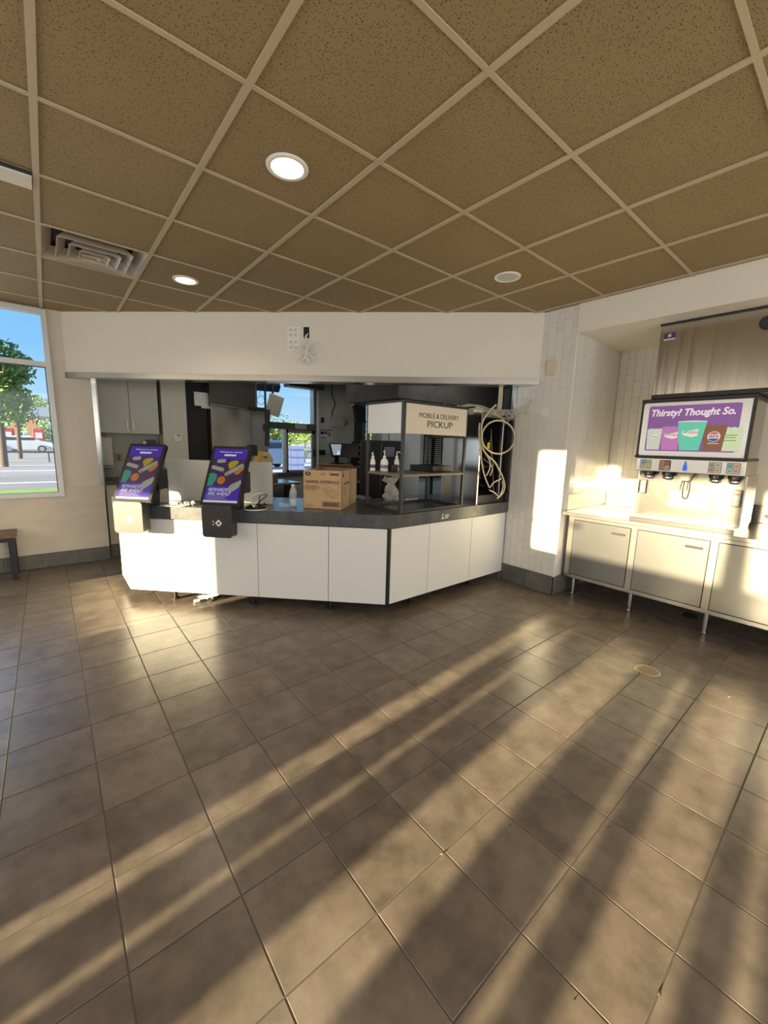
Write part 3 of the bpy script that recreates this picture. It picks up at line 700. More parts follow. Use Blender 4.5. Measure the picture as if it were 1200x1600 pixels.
while x<.325:
    w_=rd.choice((.0015,.003,.0045)); bc.box((x,.030,.0005),(x+w_,.060,.0011),NM); x+=w_+rd.choice((.0015,.0025))
build('barcode', bc, ink, nb)
SM = frame(NM @ Vector((BW,0,0)), NM.to_3x3() @ Vector((0,0,-1)), (0,0,1))     # right side face
text('lettering','NAPKIN',.03,SM @ Matrix.Translation((.14,BH*.66,.0008)),ink_b,rb_,.0005,.0003,.16)
for k in range(4): build('print_line', MB().box((.03,BH*.56-k*.02,.0004),(.12,BH*.56-k*.02-.006,.001),SM), ink_b, rb_)
build('print_block', MB().box((.02,BH*.84,.0004),(.05,BH*.93,.001),SM), ink, rb_)
build('tape_strip', MB().box((.245,.0,.0002),(.285,BH,.0009),SM), mat('tape',(.40,.26,.13),.3), rb_)

# ------------------------------------------------------------------ pickup shelf unit
X0,X1,Y0,Y1 = 2.243,3.052,2.480,2.975; ZB = .877; ZT = 1.812
pu = empty('pickup_shelf', (2.65,2.72,ZB), 'black framed pickup shelf with white sign panels on the counter corner', 'shelf')
pw = .024
def post(x,y): return build('post', MB().box((x,y,ZB),(x+pw*(1 if x<2.6 else -1),y+pw*(1 if y<2.6 else -1),ZT)), charcoal, pu, bevel=.001)
for x in (X0,X1):
    for y in (Y0,Y1): post(x,y)
for z in (ZB,ZT-.022):
    for a,b in (((X0+pw,Y0+.002,z),(X1-pw,Y0+.022,z+.022)),((X0+pw,Y1-.022,z),(X1-pw,Y1-.002,z+.022)),((X0+.002,Y0+pw,z),(X0+.022,Y1-pw,z+.022)),((X1-.022,Y0+pw,z),(X1-.002,Y1-pw,z+.022))):
        if z == ZB and a[0] > X0+.1 or (z == ZB and abs(a[1]-(Y0+.002))<.001 and b[0]>X1-.1): pass
        build('rail', MB().box(a,b), charcoal, pu)
build('mid_shelf', MB().box((X0+.002,Y0+.004,1.186),(X1-.002,Y1-.002,1.206)), mat('shelf_board',(.20,.17,.15),.4), pu, bevel=.001)
fs_ = build('sign_panel', MB().box((X0+pw+.004,Y0-.004,1.545),(X1-pw+.006,Y0+.010,1.788)), mat('sign_face',(.70,.63,.52),.5), pu, bevel=.001)
build('side_sign_panel', MB().box((X0-.004,Y0+pw+.002,1.545),(X0+.010,Y1-pw-.002,1.792)), mat('white_sign_face',(.80,.81,.80),.35), pu, bevel=.001)
SG = frame((2.665,Y0-.0045,1.545), (1,0,0), (0,0,1))
text('lettering','MOBILE & DELIVERY',.058,SG @ Matrix.Translation((.0,.155,0)),ink,fs_,0,.0005,.50)
text('lettering','PICKUP',.078,SG @ Matrix.Translation((.01,.085,0)),ink,fs_,0,.0005,.32)
build('right_panel', MB().box((X1+.004,Y0+.02,1.53),(X1+.012,Y1-.02,ZT-.01)), charcoal, pu)
# things on the middle shelf
for (x,y,hh_,lab,tipx) in ((2.37,2.86,.185,'white pump bottle on the pickup shelf next to the left post',-.02),(2.52,2.86,.175,'slim white pump bottle on the pickup shelf near the front post',.02),(2.29,2.93,.165,'pump bottle with purple label at the back left of the pickup shelf',-.02)):
    pb = empty('pump_bottle', (x,y,1.207), lab, 'bottle', 'pump bottles on the pickup shelf')
    r_ = .036 if hh_>.18 else .024
    build('bottle_body', MB().lathe([(0,0),(r_,0),(r_+.002,.01),(r_,.085),(r_*.8,.105),(.012,.12),(.012,.13)],(x,y,1.207),18), whitep, pb)
    pm_ = MB().lathe([(.014,.125),(.014,.14),(.005,.142),(.005,hh_),(0,hh_)],(x,y,1.207),12).tube([(x,y,1.207+hh_),(x+tipx*.6,y-.01,1.207+hh_+.004),(x+tipx*1.6,y-.025,1.207+hh_-.008)],.005,6)
    build('pump', pm_, whitep, pb)
    build('label', MB().lathe([(r_+.0015,.02),(r_+.0015,.06)],(x,y,1.207),18), mat('purple_label',(.10,.05,.18),.5) if hh_<.17 else mat('grey_label',(.2,.2,.24),.5), pb)
o = build('shelf_caddy', MB().box((2.41,2.80,1.207),(2.485,2.86,1.27)), black, None, bevel=.004); tag(o,'small black caddy beside the pump bottles on the pickup shelf','caddy')
ty = MB().box((2.76,2.62,1.207),(3.02,2.93,1.213)).box((2.76,2.62,1.207),(2.766,2.93,1.262)).box((3.014,2.62,1.207),(3.02,2.93,1.262)).box((2.76,2.62,1.207),(3.02,2.626,1.262)).box((2.76,2.924,1.207),(3.02,2.93,1.262))
o = build('serving_tray', ty, black, None, bevel=.002); tag(o,'deep black tray on the right half of the pickup shelf','tray')
tt = atZ(598,783,.88)
# plastic bag standing on the counter behind the shelf
bg_ = MB(); vs=[]; rd=random.Random(9); n=11; m=7; c0=Vector((2.79,3.22,.876))
for j in range(m+1):
    t_=j/m; rr_=[.095,.095,.085,.07,.055,.03,.085,.10][j]
    for k in range(n):
        a=2*math.pi*k/n; q=rr_*(1+(.10 if j==0 else .38)*rd.uniform(-1,1)); vs.append((c0.x-.03*t_+q*math.cos(a),c0.y+q*.7*math.sin(a),c0.z+.24*t_+(0 if j==0 else .018*rd.uniform(-1,1))))
bg_.add(vs,[(j*n+k,j*n+(k+1)%n,(j+1)*n+(k+1)%n,(j+1)*n+k) for j in range(m) for k in range(n)])
o = build('plastic_bag', bg_, filmp, None); tag(o,'tied cloudy plastic bag behind the pickup shelf','bag')
o = crumple('paper_sheets', (2.93,3.045,.878), .20,.12,.012, paper, 'white paper sheets lying behind the pickup shelf', 'paper', 12)

# ------------------------------------------------------------------ open equipment rack with hoses
RX0,RX1,RY0,RY1,RZ = 3.285,3.765,2.51,2.98,1.765
rk = empty('equipment_rack', (3.52,2.75,.877), 'open back steel drink equipment cabinet full of tubes beside the tiled wall', 'cabinet')
build('side_panel', MB().box((RX0-.006,RY0-.01,.877),(RX0,RY1,RZ)), steel_h, rk)
build('edge_strip', MB().box((RX0-.008,RY0-.016,.877),(RX0+.010,RY0-.01,RZ)), steel_h, rk)
build('side_panel', MB().box((RX1,RY0,.877),(RX1+.006,RY1,RZ)), black_m, rk)
build('back_panel', MB().box((RX0,RY1-.01,.877),(RX1,RY1,RZ)), dark, rk)
build('top_panel', MB().box((RX0,RY0,RZ-.02),(RX1,RY1,RZ)), steel_d, rk)
build('base_pan', MB().box((RX0+.004,RY0,.877),(RX1-.004,RY0+.30,.965)), black_m, rk, bevel=.004)
build('corner_rod', MB().cyl((3.66,2.505,.965),(3.66,2.505,RZ-.02),.005), steel_h, rk)
build('inner_post', MB().box((3.675,2.52,.965),(3.70,2.545,RZ-.02)), steel_d, rk)
build('yellow_tag', MB().box((3.545,2.60,1.435),(3.59,2.605,1.50)), yell2, rk)
build('pump_motor', MB().cyl((3.34,2.62,1.22),(3.34,2.74,1.22),.035), steel_d, rk)
build('compressor', MB().cyl((3.36,2.66,1.0),(3.36,2.66,1.15),.05), black, rk)
rd = random.Random(21)
for k in range(16):
    x=rd.uniform(3.33,3.66); y=rd.uniform(2.6,2.85); z=rd.uniform(1.1,1.6)
    pts=[(x+rd.uniform(-.07,.07),y+rd.uniform(-.05,.05),z+i*.07*rd.choice((1,1,-1))) for i in range(6)]
    pts=[(min(max(p[0],3.31),3.74),p[1],min(max(p[2],.99),1.72)) for p in pts]
    build('tube', MB().tube(pts,rd.uniform(.005,.009),7), [black,mat('grey_tube',(.16,.15,.14),.5),mat('dim_tube',(.30,.26,.20),.5)][k%3], rk)
struct('trim_4', MB().box((3.772,2.52,.877),(WALLX+.004,2.60,2.07)), black_m)
def R(px,py,Y=2.45): return atY(px,py,Y)
hz = empty('loose_hose', (3.6,2.44,.9), 'coiled cream hoses hanging over the front of the open equipment cabinet', 'hose')
def cr(pts, Y=2.45): return [R(720+a/7.617, 590+b/7.617, Y) for a,b in pts]
build('hose', MB().tube(cr([(420,325),(340,400),(270,500),(245,600),(245,720),(265,850),(320,930),(400,1000),(450,1090),(500,1190),(522,1290),(500,1370),(430,1440)]),.0085), cream, hz)
loop = [(445+196*math.cos(t), 708+198*math.sin(t)) for t in [math.radians(215+k*20) for k in range(19)]]
build('hose', MB().tube(cr(loop,2.425),.0085), cream, hz)
build('hose', MB().tube(cr([(225,540),(215,640),(225,760),(240,880),(250,1020),(285,1180),(340,1310)],2.46),.007), cream, hz)
build('hose', MB().tube(cr([(240,800),(290,900),(345,1000),(340,1090),(300,1170)],2.47),.007), cream, hz)
build('hose', MB().tube(cr([(350,1310),(390,1250),(480,1205)],2.46),.007), cream, hz)
build('hose', MB().tube(cr([(340,1340),(400,1370),(450,1410),(480,1370),(500,1300),(495,1230)],2.455),.007), cream, hz)
build('hose', MB().tube(cr([(180,350),(300,390),(420,440),(520,510)],2.47),.0075), cream, hz)
build('hose', MB().tube(cr([(360,1040),(375,1090),(345,1170)],2.48),.006), cream, hz)
wrp = empty('plastic_wrap', (3.45,2.6,RZ), 'crumpled cloudy plastic wrap and grey tubes on top of the equipment cabinet', 'wrap')
for k,(cx_,cy_,a,b_,hh_) in enumerate(((3.30,2.60,.50,.34,.05),(3.58,2.58,.42,.30,.07))):
    crumple('film', (cx_,cy_,RZ+.004), a,b_,hh_, filmp, None, None, 30+k, n=8, parent=wrp)
build('film_tail', MB().tube([(3.72,2.50,1.80),(3.76,2.44,1.80),(3.765,2.38,1.82),(3.765,2.33,1.86)],.012,6), filmp, wrp)
vs=[]; rd=random.Random(44)
for i in range(7):
    for j in range(5): vs.append((3.74-.02*j-.04*rd.random(), 2.50-.045*i, 1.80+.02*i-.035*j+.03*rd.random()))
build('film', MB().add(vs,[(i*5+j,(i+1)*5+j,(i+1)*5+j+1,i*5+j+1) for i in range(6) for j in range(4)]), filmp, wrp)
for k in range(3): build('tube', MB().tube([(3.08+.05*k,2.60,1.83+.012*k),(3.25,2.52-.01*k,1.84),(3.45,2.50,1.80+.01*k),(3.70,2.47,1.79+.02*k)],.009,7), mat('grey_tube2',(.42,.38,.32),.5), wrp)
cu = empty('conduit_bundle', (3.7,2.6,RZ), 'three thin cream tubes rising from the cabinet to the ceiling by the right jamb', 'tubes')
for k in range(3): build('tube', MB().tube([(3.60+.035*k,2.56,RZ+.02),(3.66+.025*k,2.58,1.95),(3.70+.018*k,2.62,2.49)],.008,7), cream, cu)

# ------------------------------------------------------------------ on the header: outlets, open box and cable bundle
def outlet(s0, s1, z0, z1, lab):
    t = empty('quad_outlet', H((s0+s1)/2,0,(z0+z1)/2), lab, 'outlet', 'double outlets on the header wall')
    pl = build('plate', MB().rbox((s0,z0,0),(s1,z1,.006),.006,Hm,ax=2), whitep, t, bevel=.001)
    for i in range(2):
        for j in range(2):
            cx_=s0+(s1-s0)*(.30+.40*i); cz_=z0+(z1-z0)*(.28+.44*j)
            rc = build('receptacle', MB().rbox((cx_-.017,cz_-.015,.006),(cx_+.017,cz_+.015,.0085),.008,Hm,ax=2), mat('receptacle_white',(.72,.70,.63),.4), t)
            build('slots', MB().box((cx_-.008,cz_,.0085),(cx_-.005,cz_+.008,.0092),Hm).box((cx_+.005,cz_,.0085),(cx_+.008,cz_+.008,.0092),Hm).box((cx_-.002,cz_-.009,.0085),(cx_+.002,cz_-.005,.0092),Hm), black, rc)
outlet(2.455,2.578,2.488,2.600,'white four-socket outlet plate on the header, the upper of two')
outlet(2.455,2.578,2.370,2.482,'white four-socket outlet plate on the header, directly below the other')
ob = empty('open_wall_box', H(2.65,0,2.54), 'uncovered black electrical box with wires on the header right of the outlets', 'box')
build('rim', MB().box((2.612,2.478,0),(2.692,2.608,.003),Hm), whitep, ob)
build('cavity', MB().box((2.622,2.490,.001),(2.682,2.598,.005),Hm), dark, ob)
for k in range(3): build('wire_end', MB().tube([Hm @ Vector(q) for q in ((2.632+.012*k,2.495,.008),(2.645+.008*k,2.51,.014),(2.655+.008*k,2.525+.006*k,.010))],.003,6), whitep, ob)
cb = empty('cable_bundle', H(2.66,.03,2.35), 'looped and tied white cables hanging from the open box on the header', 'cables')
cc = (2.665,2.335)
build('cable', MB().tube([Hm @ Vector(q) for q in ((2.648,2.50,.01),(2.645,2.44,.025),(2.65,2.39,.035),(2.665,2.34,.035))],.0055,7), whitep, cb)
build('cable', MB().tube([Hm @ Vector(q) for q in ((2.655,2.50,.01),(2.66,2.43,.03),(2.668,2.34,.035))],.0055,7), whitep, cb)
for k,(a,L,wd) in enumerate(((155,.14,.03),(215,.12,.035),(40,.13,.05),(250,.10,.03),(300,.11,.035))):
    a=math.radians(a); ux,uy=math.cos(a),math.sin(a); vx,vy=-uy,ux
    pts=[(cc[0]+ux*L*u+vx*wd*v, cc[1]+uy*L*u+vy*wd*v, .035+.018*(k%3)) for u,v in ((0,0),(.35,.7),(.75,1),(1,.3),(.95,-.4),(.6,-.9),(.25,-.6),(0,0))]
    build('cable_loop', MB().tube([Hm @ Vector(q) for q in pts],.0065,7), whitep, cb)
build('tie', MB().cyl(Hm @ Vector((cc[0]-.012,cc[1],.035)), Hm @ Vector((cc[0]+.012,cc[1],.035)),.013,n=10), black, cb)
# sensor box on the tiled column
o = build('wall_sensor', MB().box((WALLX-.022,2.058,2.150),(WALLX,2.145,2.290)), ivory, None, bevel=.006); tag(o,'small ivory blank sensor box high on the white tiled wall','sensor')

# ------------------------------------------------------------------ ceiling fixtures
def downlight(x, y, lit, lab):
    t = empty('recessed_downlight', (x,y,CEIL), lab, 'light', 'round recessed ceiling lights')
    build('trim_ring', MB().lathe([(.075,-.002),(.078,-.006),(.098,-.004),(.100,.002),(.075,.002)],(x,y,CEIL),32), whitep, t)
    lens = mat('lit_lens',(.9,.85,.75),.5,emit=(1,.80,.52),estr=5) if lit else mat('unlit_lens',(.55,.55,.52),.3)
    build('lens', MB().lathe([(.0,-.003),(.076,-.003)],(x,y,CEIL),32), lens, t)
    if lit:
        l = bpy.data.lights.new('downlight','SPOT'); l.energy = 34; l.spot_size = math.radians(150); l.spot_blend = 1; l.shadow_soft_size = .07; l.color = (1,.80,.56)
        lo = bpy.data.objects.new('downlight_and_fill_lamp', l); COL.objects.link(lo); lo.location = (x,y,CEIL-.02)
downlight(.993,1.98,True,'large lit round downlight nearest the camera in the ceiling')
downlight(.993,3.819,True,'smaller looking lit round downlight right of the ceiling air diffuser')
downlight(2.819,1.99,False,'unlit round downlight above the right part of the header')
for x,y in ((.993,-.6),(-1.4,1.98),(-1.4,-.6),(2.819,-.6),(-1.4,3.9)):      # unseen spots added behind the camera to fill the room
    l = bpy.data.lights.new('downlight','SPOT'); l.energy = 26; l.spot_size = math.radians(150); l.spot_blend = 1; l.shadow_soft_size = .07; l.color = (1,.80,.56)
    lo = bpy.data.objects.new('downlight_and_fill_lamp', l); COL.objects.link(lo); lo.location = (x,y,CEIL-.02)
# air diffuser in its ceiling cell
vx,vy = CX0+.5*CS, CY0+4.5*CS
vt = empty('air_diffuser', (vx,vy,CEIL), 'square louvred ceiling air diffuser with stepped rings above the left wall', 'diffuser')
build('housing', MB().box((vx-.30,vy-.30,CEIL+.09),(vx+.30,vy+.30,CEIL+.10)), dark, vt)
vm = mat('diffuser_paint',(.50,.43,.34),.5)
def ring(name, r0, z0, r1, z1):
    m_ = MB(); a=[(-r0,-r0),(r0,-r0),(r0,r0),(-r0,r0)]; b=[(-r1,-r1),(r1,-r1),(r1,r1),(-r1,r1)]
    m_.add([(vx+p[0],vy+p[1],CEIL+z0) for p in a]+[(vx+p[0],vy+p[1],CEIL+z1) for p in b], [(k,(k+1)%4,(k+1)%4+4,k+4) for k in range(4)])
    o = build(name, m_, vm, vt); s_ = o.modifiers.new('thickness','SOLIDIFY'); s_.thickness = .003
ring('outer_frame', .300, 0, .235, .075); ring('louvre', .215, -.012, .160, .055); ring('louvre', .150, -.020, .10, .045); ring('louvre', .088, -.024, .05, .035)
build('damper_bar', MB().box((vx-.075,vy-.008,CEIL-.022),(vx+.075,vy+.008,CEIL-.012)), vm, vt)
build('damper_knob', MB().cyl((vx+.03,vy,CEIL-.03),(vx+.03,vy,CEIL-.01),.016), vm, vt)
# return-air opening as a flat white panel, left of the camera line
pt = empty('return_air_panel', (-.3,2.93,CEIL), 'white rectangular surface panel on the ceiling at the left edge', 'light')
build('panel', MB().box((-.62,2.90,CEIL-.012),(.055,3.04,CEIL-.001)), mat('panel_white',(.75,.70,.62),.5), pt, bevel=.002)
build('recess_shade_strip', MB().box((-.62,2.862,CEIL-.004),(.058,2.90,CEIL-.001)), dark, pt)  # flat dark strip painting the shade inside the recess

# ------------------------------------------------------------------ bench at the left edge
bn = empty('wooden_bench', (-.7,5.40,0), 'low dark wood bench with black metal frame below the dining window', 'bench')
build('seat', MB().box((-1.6,5.345,.432),(-.318,5.665,.470)), wood, bn, bevel=.004)
for x in (-.335,-1.58):
    for y in (5.36,5.62): build('leg', MB().box((x-.045,y-.02,.0),(x,y+.025,.432)), black_m, bn)
build('frame_rail', MB().box((-1.6,5.345,.395),(-.325,5.365,.432)), black_m, bn); build('frame_rail', MB().box((-1.6,5.62,.395),(-.325,5.64,.432)), black_m, bn)

# ------------------------------------------------------------------ steel beverage counter
CXF = 3.93
bc_ = empty('beverage_cabinet', (4.3,.6,0), 'stainless steel beverage base cabinet with slot-handled doors on round legs', 'cabinet')
build('bottom_shelf', MB().box((CXF,-1.5,.190),(4.76,1.848,.225)), steel_h, bc_, bevel=.002)
build('top_rail', MB().box((CXF,-1.5,.778),(CXF+.03,1.848,.820)), steel_h, bc_)
build('end_panel', MB().box((CXF+.01,1.838,.225),(4.76,1.848,.820)), steel_h, bc_)
build('rear_panel', MB().box((4.73,-1.5,.225),(4.76,1.838,.820)), steel_d, bc_)
build('inner_void', MB().box((CXF+.03,-1.49,.226),(4.70,1.83,.776)), dark, bc_)
for a,b in ((1.796,1.848),(1.238,1.286),(.676,.724),(.116,.164),(-.444,-.396)):
    build('stile', MB().box((CXF,a,.225),(CXF+.03,b,.778)), steel_h, bc_)
    build('leg', MB().cyl((CXF+.10,a-.01 if a>1.7 else a+.02,.045),(CXF+.10,a-.01 if a>1.7 else a+.02,.19),.021,n=18).cyl((CXF+.10,a-.01 if a>1.7 else a+.02,.012),(CXF+.10,a-.01 if a>1.7 else a+.02,.05),.016,n=18).cyl((CXF+.10,a-.01 if a>1.7 else a+.02,.0),(CXF+.10,a-.01 if a>1.7 else a+.02,.012),.03,.022,n=18), steel_h, bc_)
for a,b in ((1.292,1.790),(.730,1.232),(.170,.670),(-.390,.110)):
    sy0,sy1 = a+.035,a+.155; z0,z1 = .232,.772; zs0,zs1 = .694,.716
    dm = MB(); wall_grid(dm,'x',CXF-.004,CXF+.018,a,b,z0,z1,[(sy0,sy1,zs0,zs1)])
    d = build('door', dm, mat('door_steel',(.36,.355,.34),.24,1,bump=.35,bscale=1.6,stretch=(1,1,.7)), bc_)
    build('slot_handle', MB().box((CXF-.0035,sy0,zs0),(CXF+.016,sy1,zs1)), dark, d)
bt = empty('beverage_worktop', (4.3,.6,.82), 'stainless steel worktop with raised back and side splash under the drink dispenser', 'worktop')
build('top_sheet', MB().box((3.822,-1.6,.822),(4.79,1.868,.857)), steel_h, bt, bevel=.004)
build('side_splash', MB().box((3.93,1.868,.857),(4.79,1.884,1.015)), steel_h, bt, bevel=.004)
build('back_splash', MB().box((4.785,-1.6,.857),(4.800,1.868,1.015)), steel_h, bt, bevel=.004)
build('drain_trough', MB().box((4.35,1.36,.857),(4.70,1.80,.862)), steel_d, bt, bevel=.002)

# ------------------------------------------------------------------ drink dispenser
ds = empty('drink_dispenser', (4.1,.96,.857), 'stainless drink dispenser with a purple lit menu sign and four nozzles', 'dispenser')
DY0,DY1 = .612,1.345
build('drip_tray', MB().box((3.872,.590,.857),(4.40,1.300,.893)), mat('tray_steel',(.42,.41,.38),.2,1), ds, bevel=.003)
for k in range(24): build('grille_bar', MB().box((3.90,.615+k*.028,.893),(4.06,.621+k*.028,.898)), steel_h, ds)
build('splash_back', MB().box((4.10,.600,.893),(4.45,1.315,1.29)), mat('splash_steel',(.30,.29,.26),.22,1,bump=.4,bscale=3), ds)
build('side_cheek', MB().box((4.04,.590,.893),(4.46,.600,1.29)), steel_h, ds); build('side_cheek', MB().box((4.04,1.315,.893),(4.46,1.325,1.29)), steel_h, ds)
vp = build('valve_panel', MB().box((3.955,.600,1.288),(4.42,1.330,1.398)), steel_h, ds, bevel=.004)
build('valve_face', MB().rbox((3.951,.640,1.297),(3.956,1.300,1.390),.010,None,ax=0), mat('face_steel',(.60,.60,.60),.35,1), vp)
hd_ = build('sign_housing', MB().box((4.005,DY0,1.418),(4.45,DY1,1.862)), steel_h, ds)
build('black_band', MB().box((3.985,DY0-.006,1.858),(4.46,DY1+.006,1.888)), black, ds, bevel=.004)
build('black_band', MB().box((3.962,DY0-.010,1.398),(4.44,DY1+.004,1.420)), black, ds, bevel=.003)
build('black_edge', MB().box((3.99,DY0-.006,1.418),(4.01,DY0+.014,1.862)), black, hd_); build('black_edge', MB().box((3.99,DY1-.010,1.418),(4.01,DY1+.004,1.862)), black, hd_)
sgn = build('sign_face', MB().rbox((3.994,DY0+.016,1.422),(4.004,DY1-.012,1.856),.02,None,ax=0), mat('sign_surround',(.55,.56,.58),.25,.6), ds)
D = frame((3.9935,DY1-.02,1.425), (0,-1,0), (0,0,1))     # local x towards the right of the photograph, z to the room
DW = DY1-DY0-.04
def lit(name,c,s=.35): return mat('sign_'+name, tuple(min(1,x) for x in c), .4, emit=c, estr=s)
P_pu,P_w,P_te,P_ma,P_br,P_gn,P_wh = lit('purple',(.24,.10,.34)),lit('white',(.85,.82,.85)),lit('teal',(.12,.62,.46)),lit('magenta',(.52,.20,.52)),lit('brown',(.24,.10,.06)),lit('palegreen',(.60,.72,.48)),lit('ice',(.62,.66,.62))
P_re,P_bl,P_dg = lit('red',(.65,.14,.10)),lit('navy',(.05,.06,.22)),lit('green',(.12,.35,.08))
def DP(name,pts,m,z): return build(name, MB().add([D @ Vector((x,y,z)) for x,y in pts],[tuple(range(len(pts)))]), m, sgn)
ins = build('print_insert', MB().rbox((.035,.035,.0),(DW-.052,.405,.0012),.015,D,ax=2), P_pu, sgn)
text('lettering','Thirsty? Thought So.',.075,D @ Matrix.Translation((DW*.475,.345,.0018)),P_w,sgn,.0022,.0003,DW*.80,'CENTER',.22)
def cup(cx_,wb,wt,h_,m,z,foam=True):
    pts=[(cx_-wb/2,.045),(cx_+wb/2,.045),(cx_+wt/2,h_)]
    n=7
    for k in range(1,n): pts.append((cx_+wt/2-wt*k/n, h_+(.008 if k%2 else .001)))
    pts.append((cx_-wt/2,h_)); return DP('cup_print',pts,m,z)
cup(.095,.095,.110,.215,P_wh,.0016); cup(.215,.115,.135,.232,P_ma,.0018); cup(.500,.115,.150,.238,P_br,.0018); cup(.605,.105,.125,.220,P_gn,.0016); cup(.350,.130,.190,.270,P_te,.0022)
DP('cup_rim',[(.255,.268),(.445,.268),(.448,.276),(.36,.282),(.252,.276)],P_wh,.0026)
def disc(cx_,cy_,r,m,z,a0=0,a1=360,ry=None):
    n=20; ry=ry or r; return DP('emblem',[(cx_+r*math.cos(math.radians(a0+(a1-a0)*k/n)),cy_+ry*math.sin(math.radians(a0+(a1-a0)*k/n))) for k in range(n+(a1-a0<360))],m,z)
disc(.500,.155,.040,P_w,.0026); disc(.500,.155,.036,P_re,.0030,25,155); disc(.500,.155,.036,P_bl,.0030,205,335)
text('lettering','PEPSI',.024,D @ Matrix.Translation((.500,.154,.0034)),P_bl,sgn,.0008,.0002,.062)
DP('print_line',[(.465,.104),(.535,.104),(.535,.100),(.465,.100)],P_w,.0026)
disc(.095,.155,.032,P_gn,.0022,ry=.024); disc(.095,.155,.028,P_w,.0026,ry=.017); DP('print_line',[(.072,.163),(.120,.150),(.120,.144),(.072,.156)],P_dg,.0030)
for cx_,cy_,k_ in ((.218,.165,1),(.345,.185,1.15)):
    z=.0030
    DP('emblem',[(cx_-.045*k_,cy_+.012*k_),(cx_-.02*k_,cy_+.010*k_),(cx_+.048*k_,cy_+.026*k_),(cx_+.040*k_,cy_-.004*k_),(cx_+.046*k_,cy_-.020*k_),(cx_+.01*k_,cy_-.030*k_),(cx_-.03*k_,cy_-.020*k_),(cx_-.048*k_,cy_-.008*k_)],P_w if k_==1 else P_w,z)
    text('lettering','MTN',.020*k_,D @ Matrix.Translation((cx_-.020*k_,cy_+.002,.0036)),P_dg,sgn,.0006,.0002,.034*k_)
    text('lettering','DEW',.026*k_,D @ Matrix.Translation((cx_+.020*k_,cy_,.0036)),P_re,sgn,.0008,.0002,.040*k_)
for k,(w_,y_) in enumerate(((.085,.168),(.060,.150),(.070,.128))): DP('print_line',[(.600-w_/2,y_),(.600+w_/2,y_),(.600+w_/2,y_-.006),(.600-w_/2,y_-.006)],P_dg,.0022)
# button pads
V = frame((3.9505,1.335,1.288),(0,-1,0),(0,0,1))
pads=[(.085,[(.30,.45,.70),(.55,.72,.20),(.72,.70,.45),(.70,.72,.30)]),(.225,[(.50,.32,.22),(.42,.12,.10),(.50,.26,.14),(.45,.52,.56)]),(.555,[(.40,.50,.30),(.72,.62,.60),(.60,.36,.52),(.72,.66,.50)]),(.665,[(.30,.50,.70),(.72,.60,.35),(.50,.66,.55),(.72,.50,.50)])]
for i,(cx_,cols) in enumerate(pads):
    pd = build('button_pad', MB().rbox((cx_-.040,.012,.001),(cx_+.040,.098,.006),.010,V,ax=2), mat('pad_frame_dark',(.08,.06,.06),.4) if i==1 else mat('pad_frame',(.42,.42,.40),.4), vp)
    for k,c_ in enumerate(cols):
        ox=cx_-.035+.0365*(k%2); oy=.056-.039*(k//2)
        build('button', MB().rbox((ox,oy,.005),(ox+.0335,oy+.036,.0085),.005,V,ax=2), mat('button_%d_%d'%(i,k),c_,.4), pd)
        build('button_print', MB().box((ox+.008,oy+.014,.0085),(ox+.026,oy+.021,.0089),V), mat('print_%d'%((i+k)%3),[(.15,.2,.6),(.6,.08,.08),(.1,.35,.1)][(i+k)%3],.5), pd)
build('bottle_icon', MB().add([V @ Vector((.365+x*.9,.018+y,.0065)) for x,y in ((-.015,0),(.015,0),(.015,.035),(.008,.05),(.006,.075),(-.006,.075),(-.008,.05),(-.015,.035))],[tuple(range(8))]), mat('blue_icon',(.03,.10,.75),.4,emit=(.03,.1,.8),estr=.6), vp)
for y_ in (1.245,1.105,.785,.668):
    nz = MB().cyl((4.03,y_,1.288),(4.03,y_,1.262),.040,.040,20).cyl((4.03,y_,1.262),(4.03,y_,1.228),.034,.026,20)
    o_ = build('nozzle', nz, black, ds); build('nozzle_ring', MB().cyl((4.03,y_,1.244),(4.03,y_,1.236),.034,.034,20), chrome, o_)
build('ice_chute', MB().add([(3.985,.930,1.288),(3.985,1.010,1.288),(4.07,1.010,1.288),(4.07,.930,1.288),(3.99,.945,1.225),(3.99,.995,1.225),(4.05,.995,1.225),(4.05,.945,1.225)],[(0,1,2,3),(7,6,5,4),(0,4,5,1),(1,5,6,2),(2,6,7,3),(3,7,4,0)]), mat('frosted_chute',(.22,.21,.19),.3), ds)
build('ice_lever', MB().tube([(4.03,.990,1.225),(3.995,.992,1.16),(3.985,.985,1.10),(3.985,.968,1.085),(3.985,.952,1.10),(3.995,.946,1.16),(4.03,.950,1.225)],.005,7), mat('lever_steel',(.10,.10,.09),.3,.6), ds)
sn = build('notice_sheet', MB().box((4.0985,.82,.99),(4.1,1.09,1.13)), mat('clear_notice',(.16,.16,.155),.4), ds)
for k in range(4): build('print_line', MB().box((4.0975,.85,1.105-k*.025),(4.0985,1.05-k*.03,1.102-k*.025)), mat('grey_print',(.05,.05,.05),.6), sn)
for y0_,y1_,z0_,z1_ in ((1.262,1.308,1.085,1.205),(.612,.668,1.045,1.180)):
    lb = build('instruction_plate', MB().rbox((4.060,y0_,z0_),(4.066,y1_,z1_),.008,None,ax=0), mat('plate_frame',(.03,.03,.03),.4), ds)
    build('plate_print', MB().rbox((4.058,y0_+.008,z0_+.010),(4.0605,y1_-.008,z1_-.010),.004,None,ax=0), mat('plate_face',(.16,.16,.15),.5), lb)
    for k in range(3): build('picture_mark', MB().box((4.0572,y0_+.014,z1_-.03-.028*k),(4.0582,y1_-.014,z1_-.042-.028*k)), [ink_b,mat('blue_print',(.1,.2,.6),.5),mat('red_print',(.6,.15,.12),.5)][k], lb)
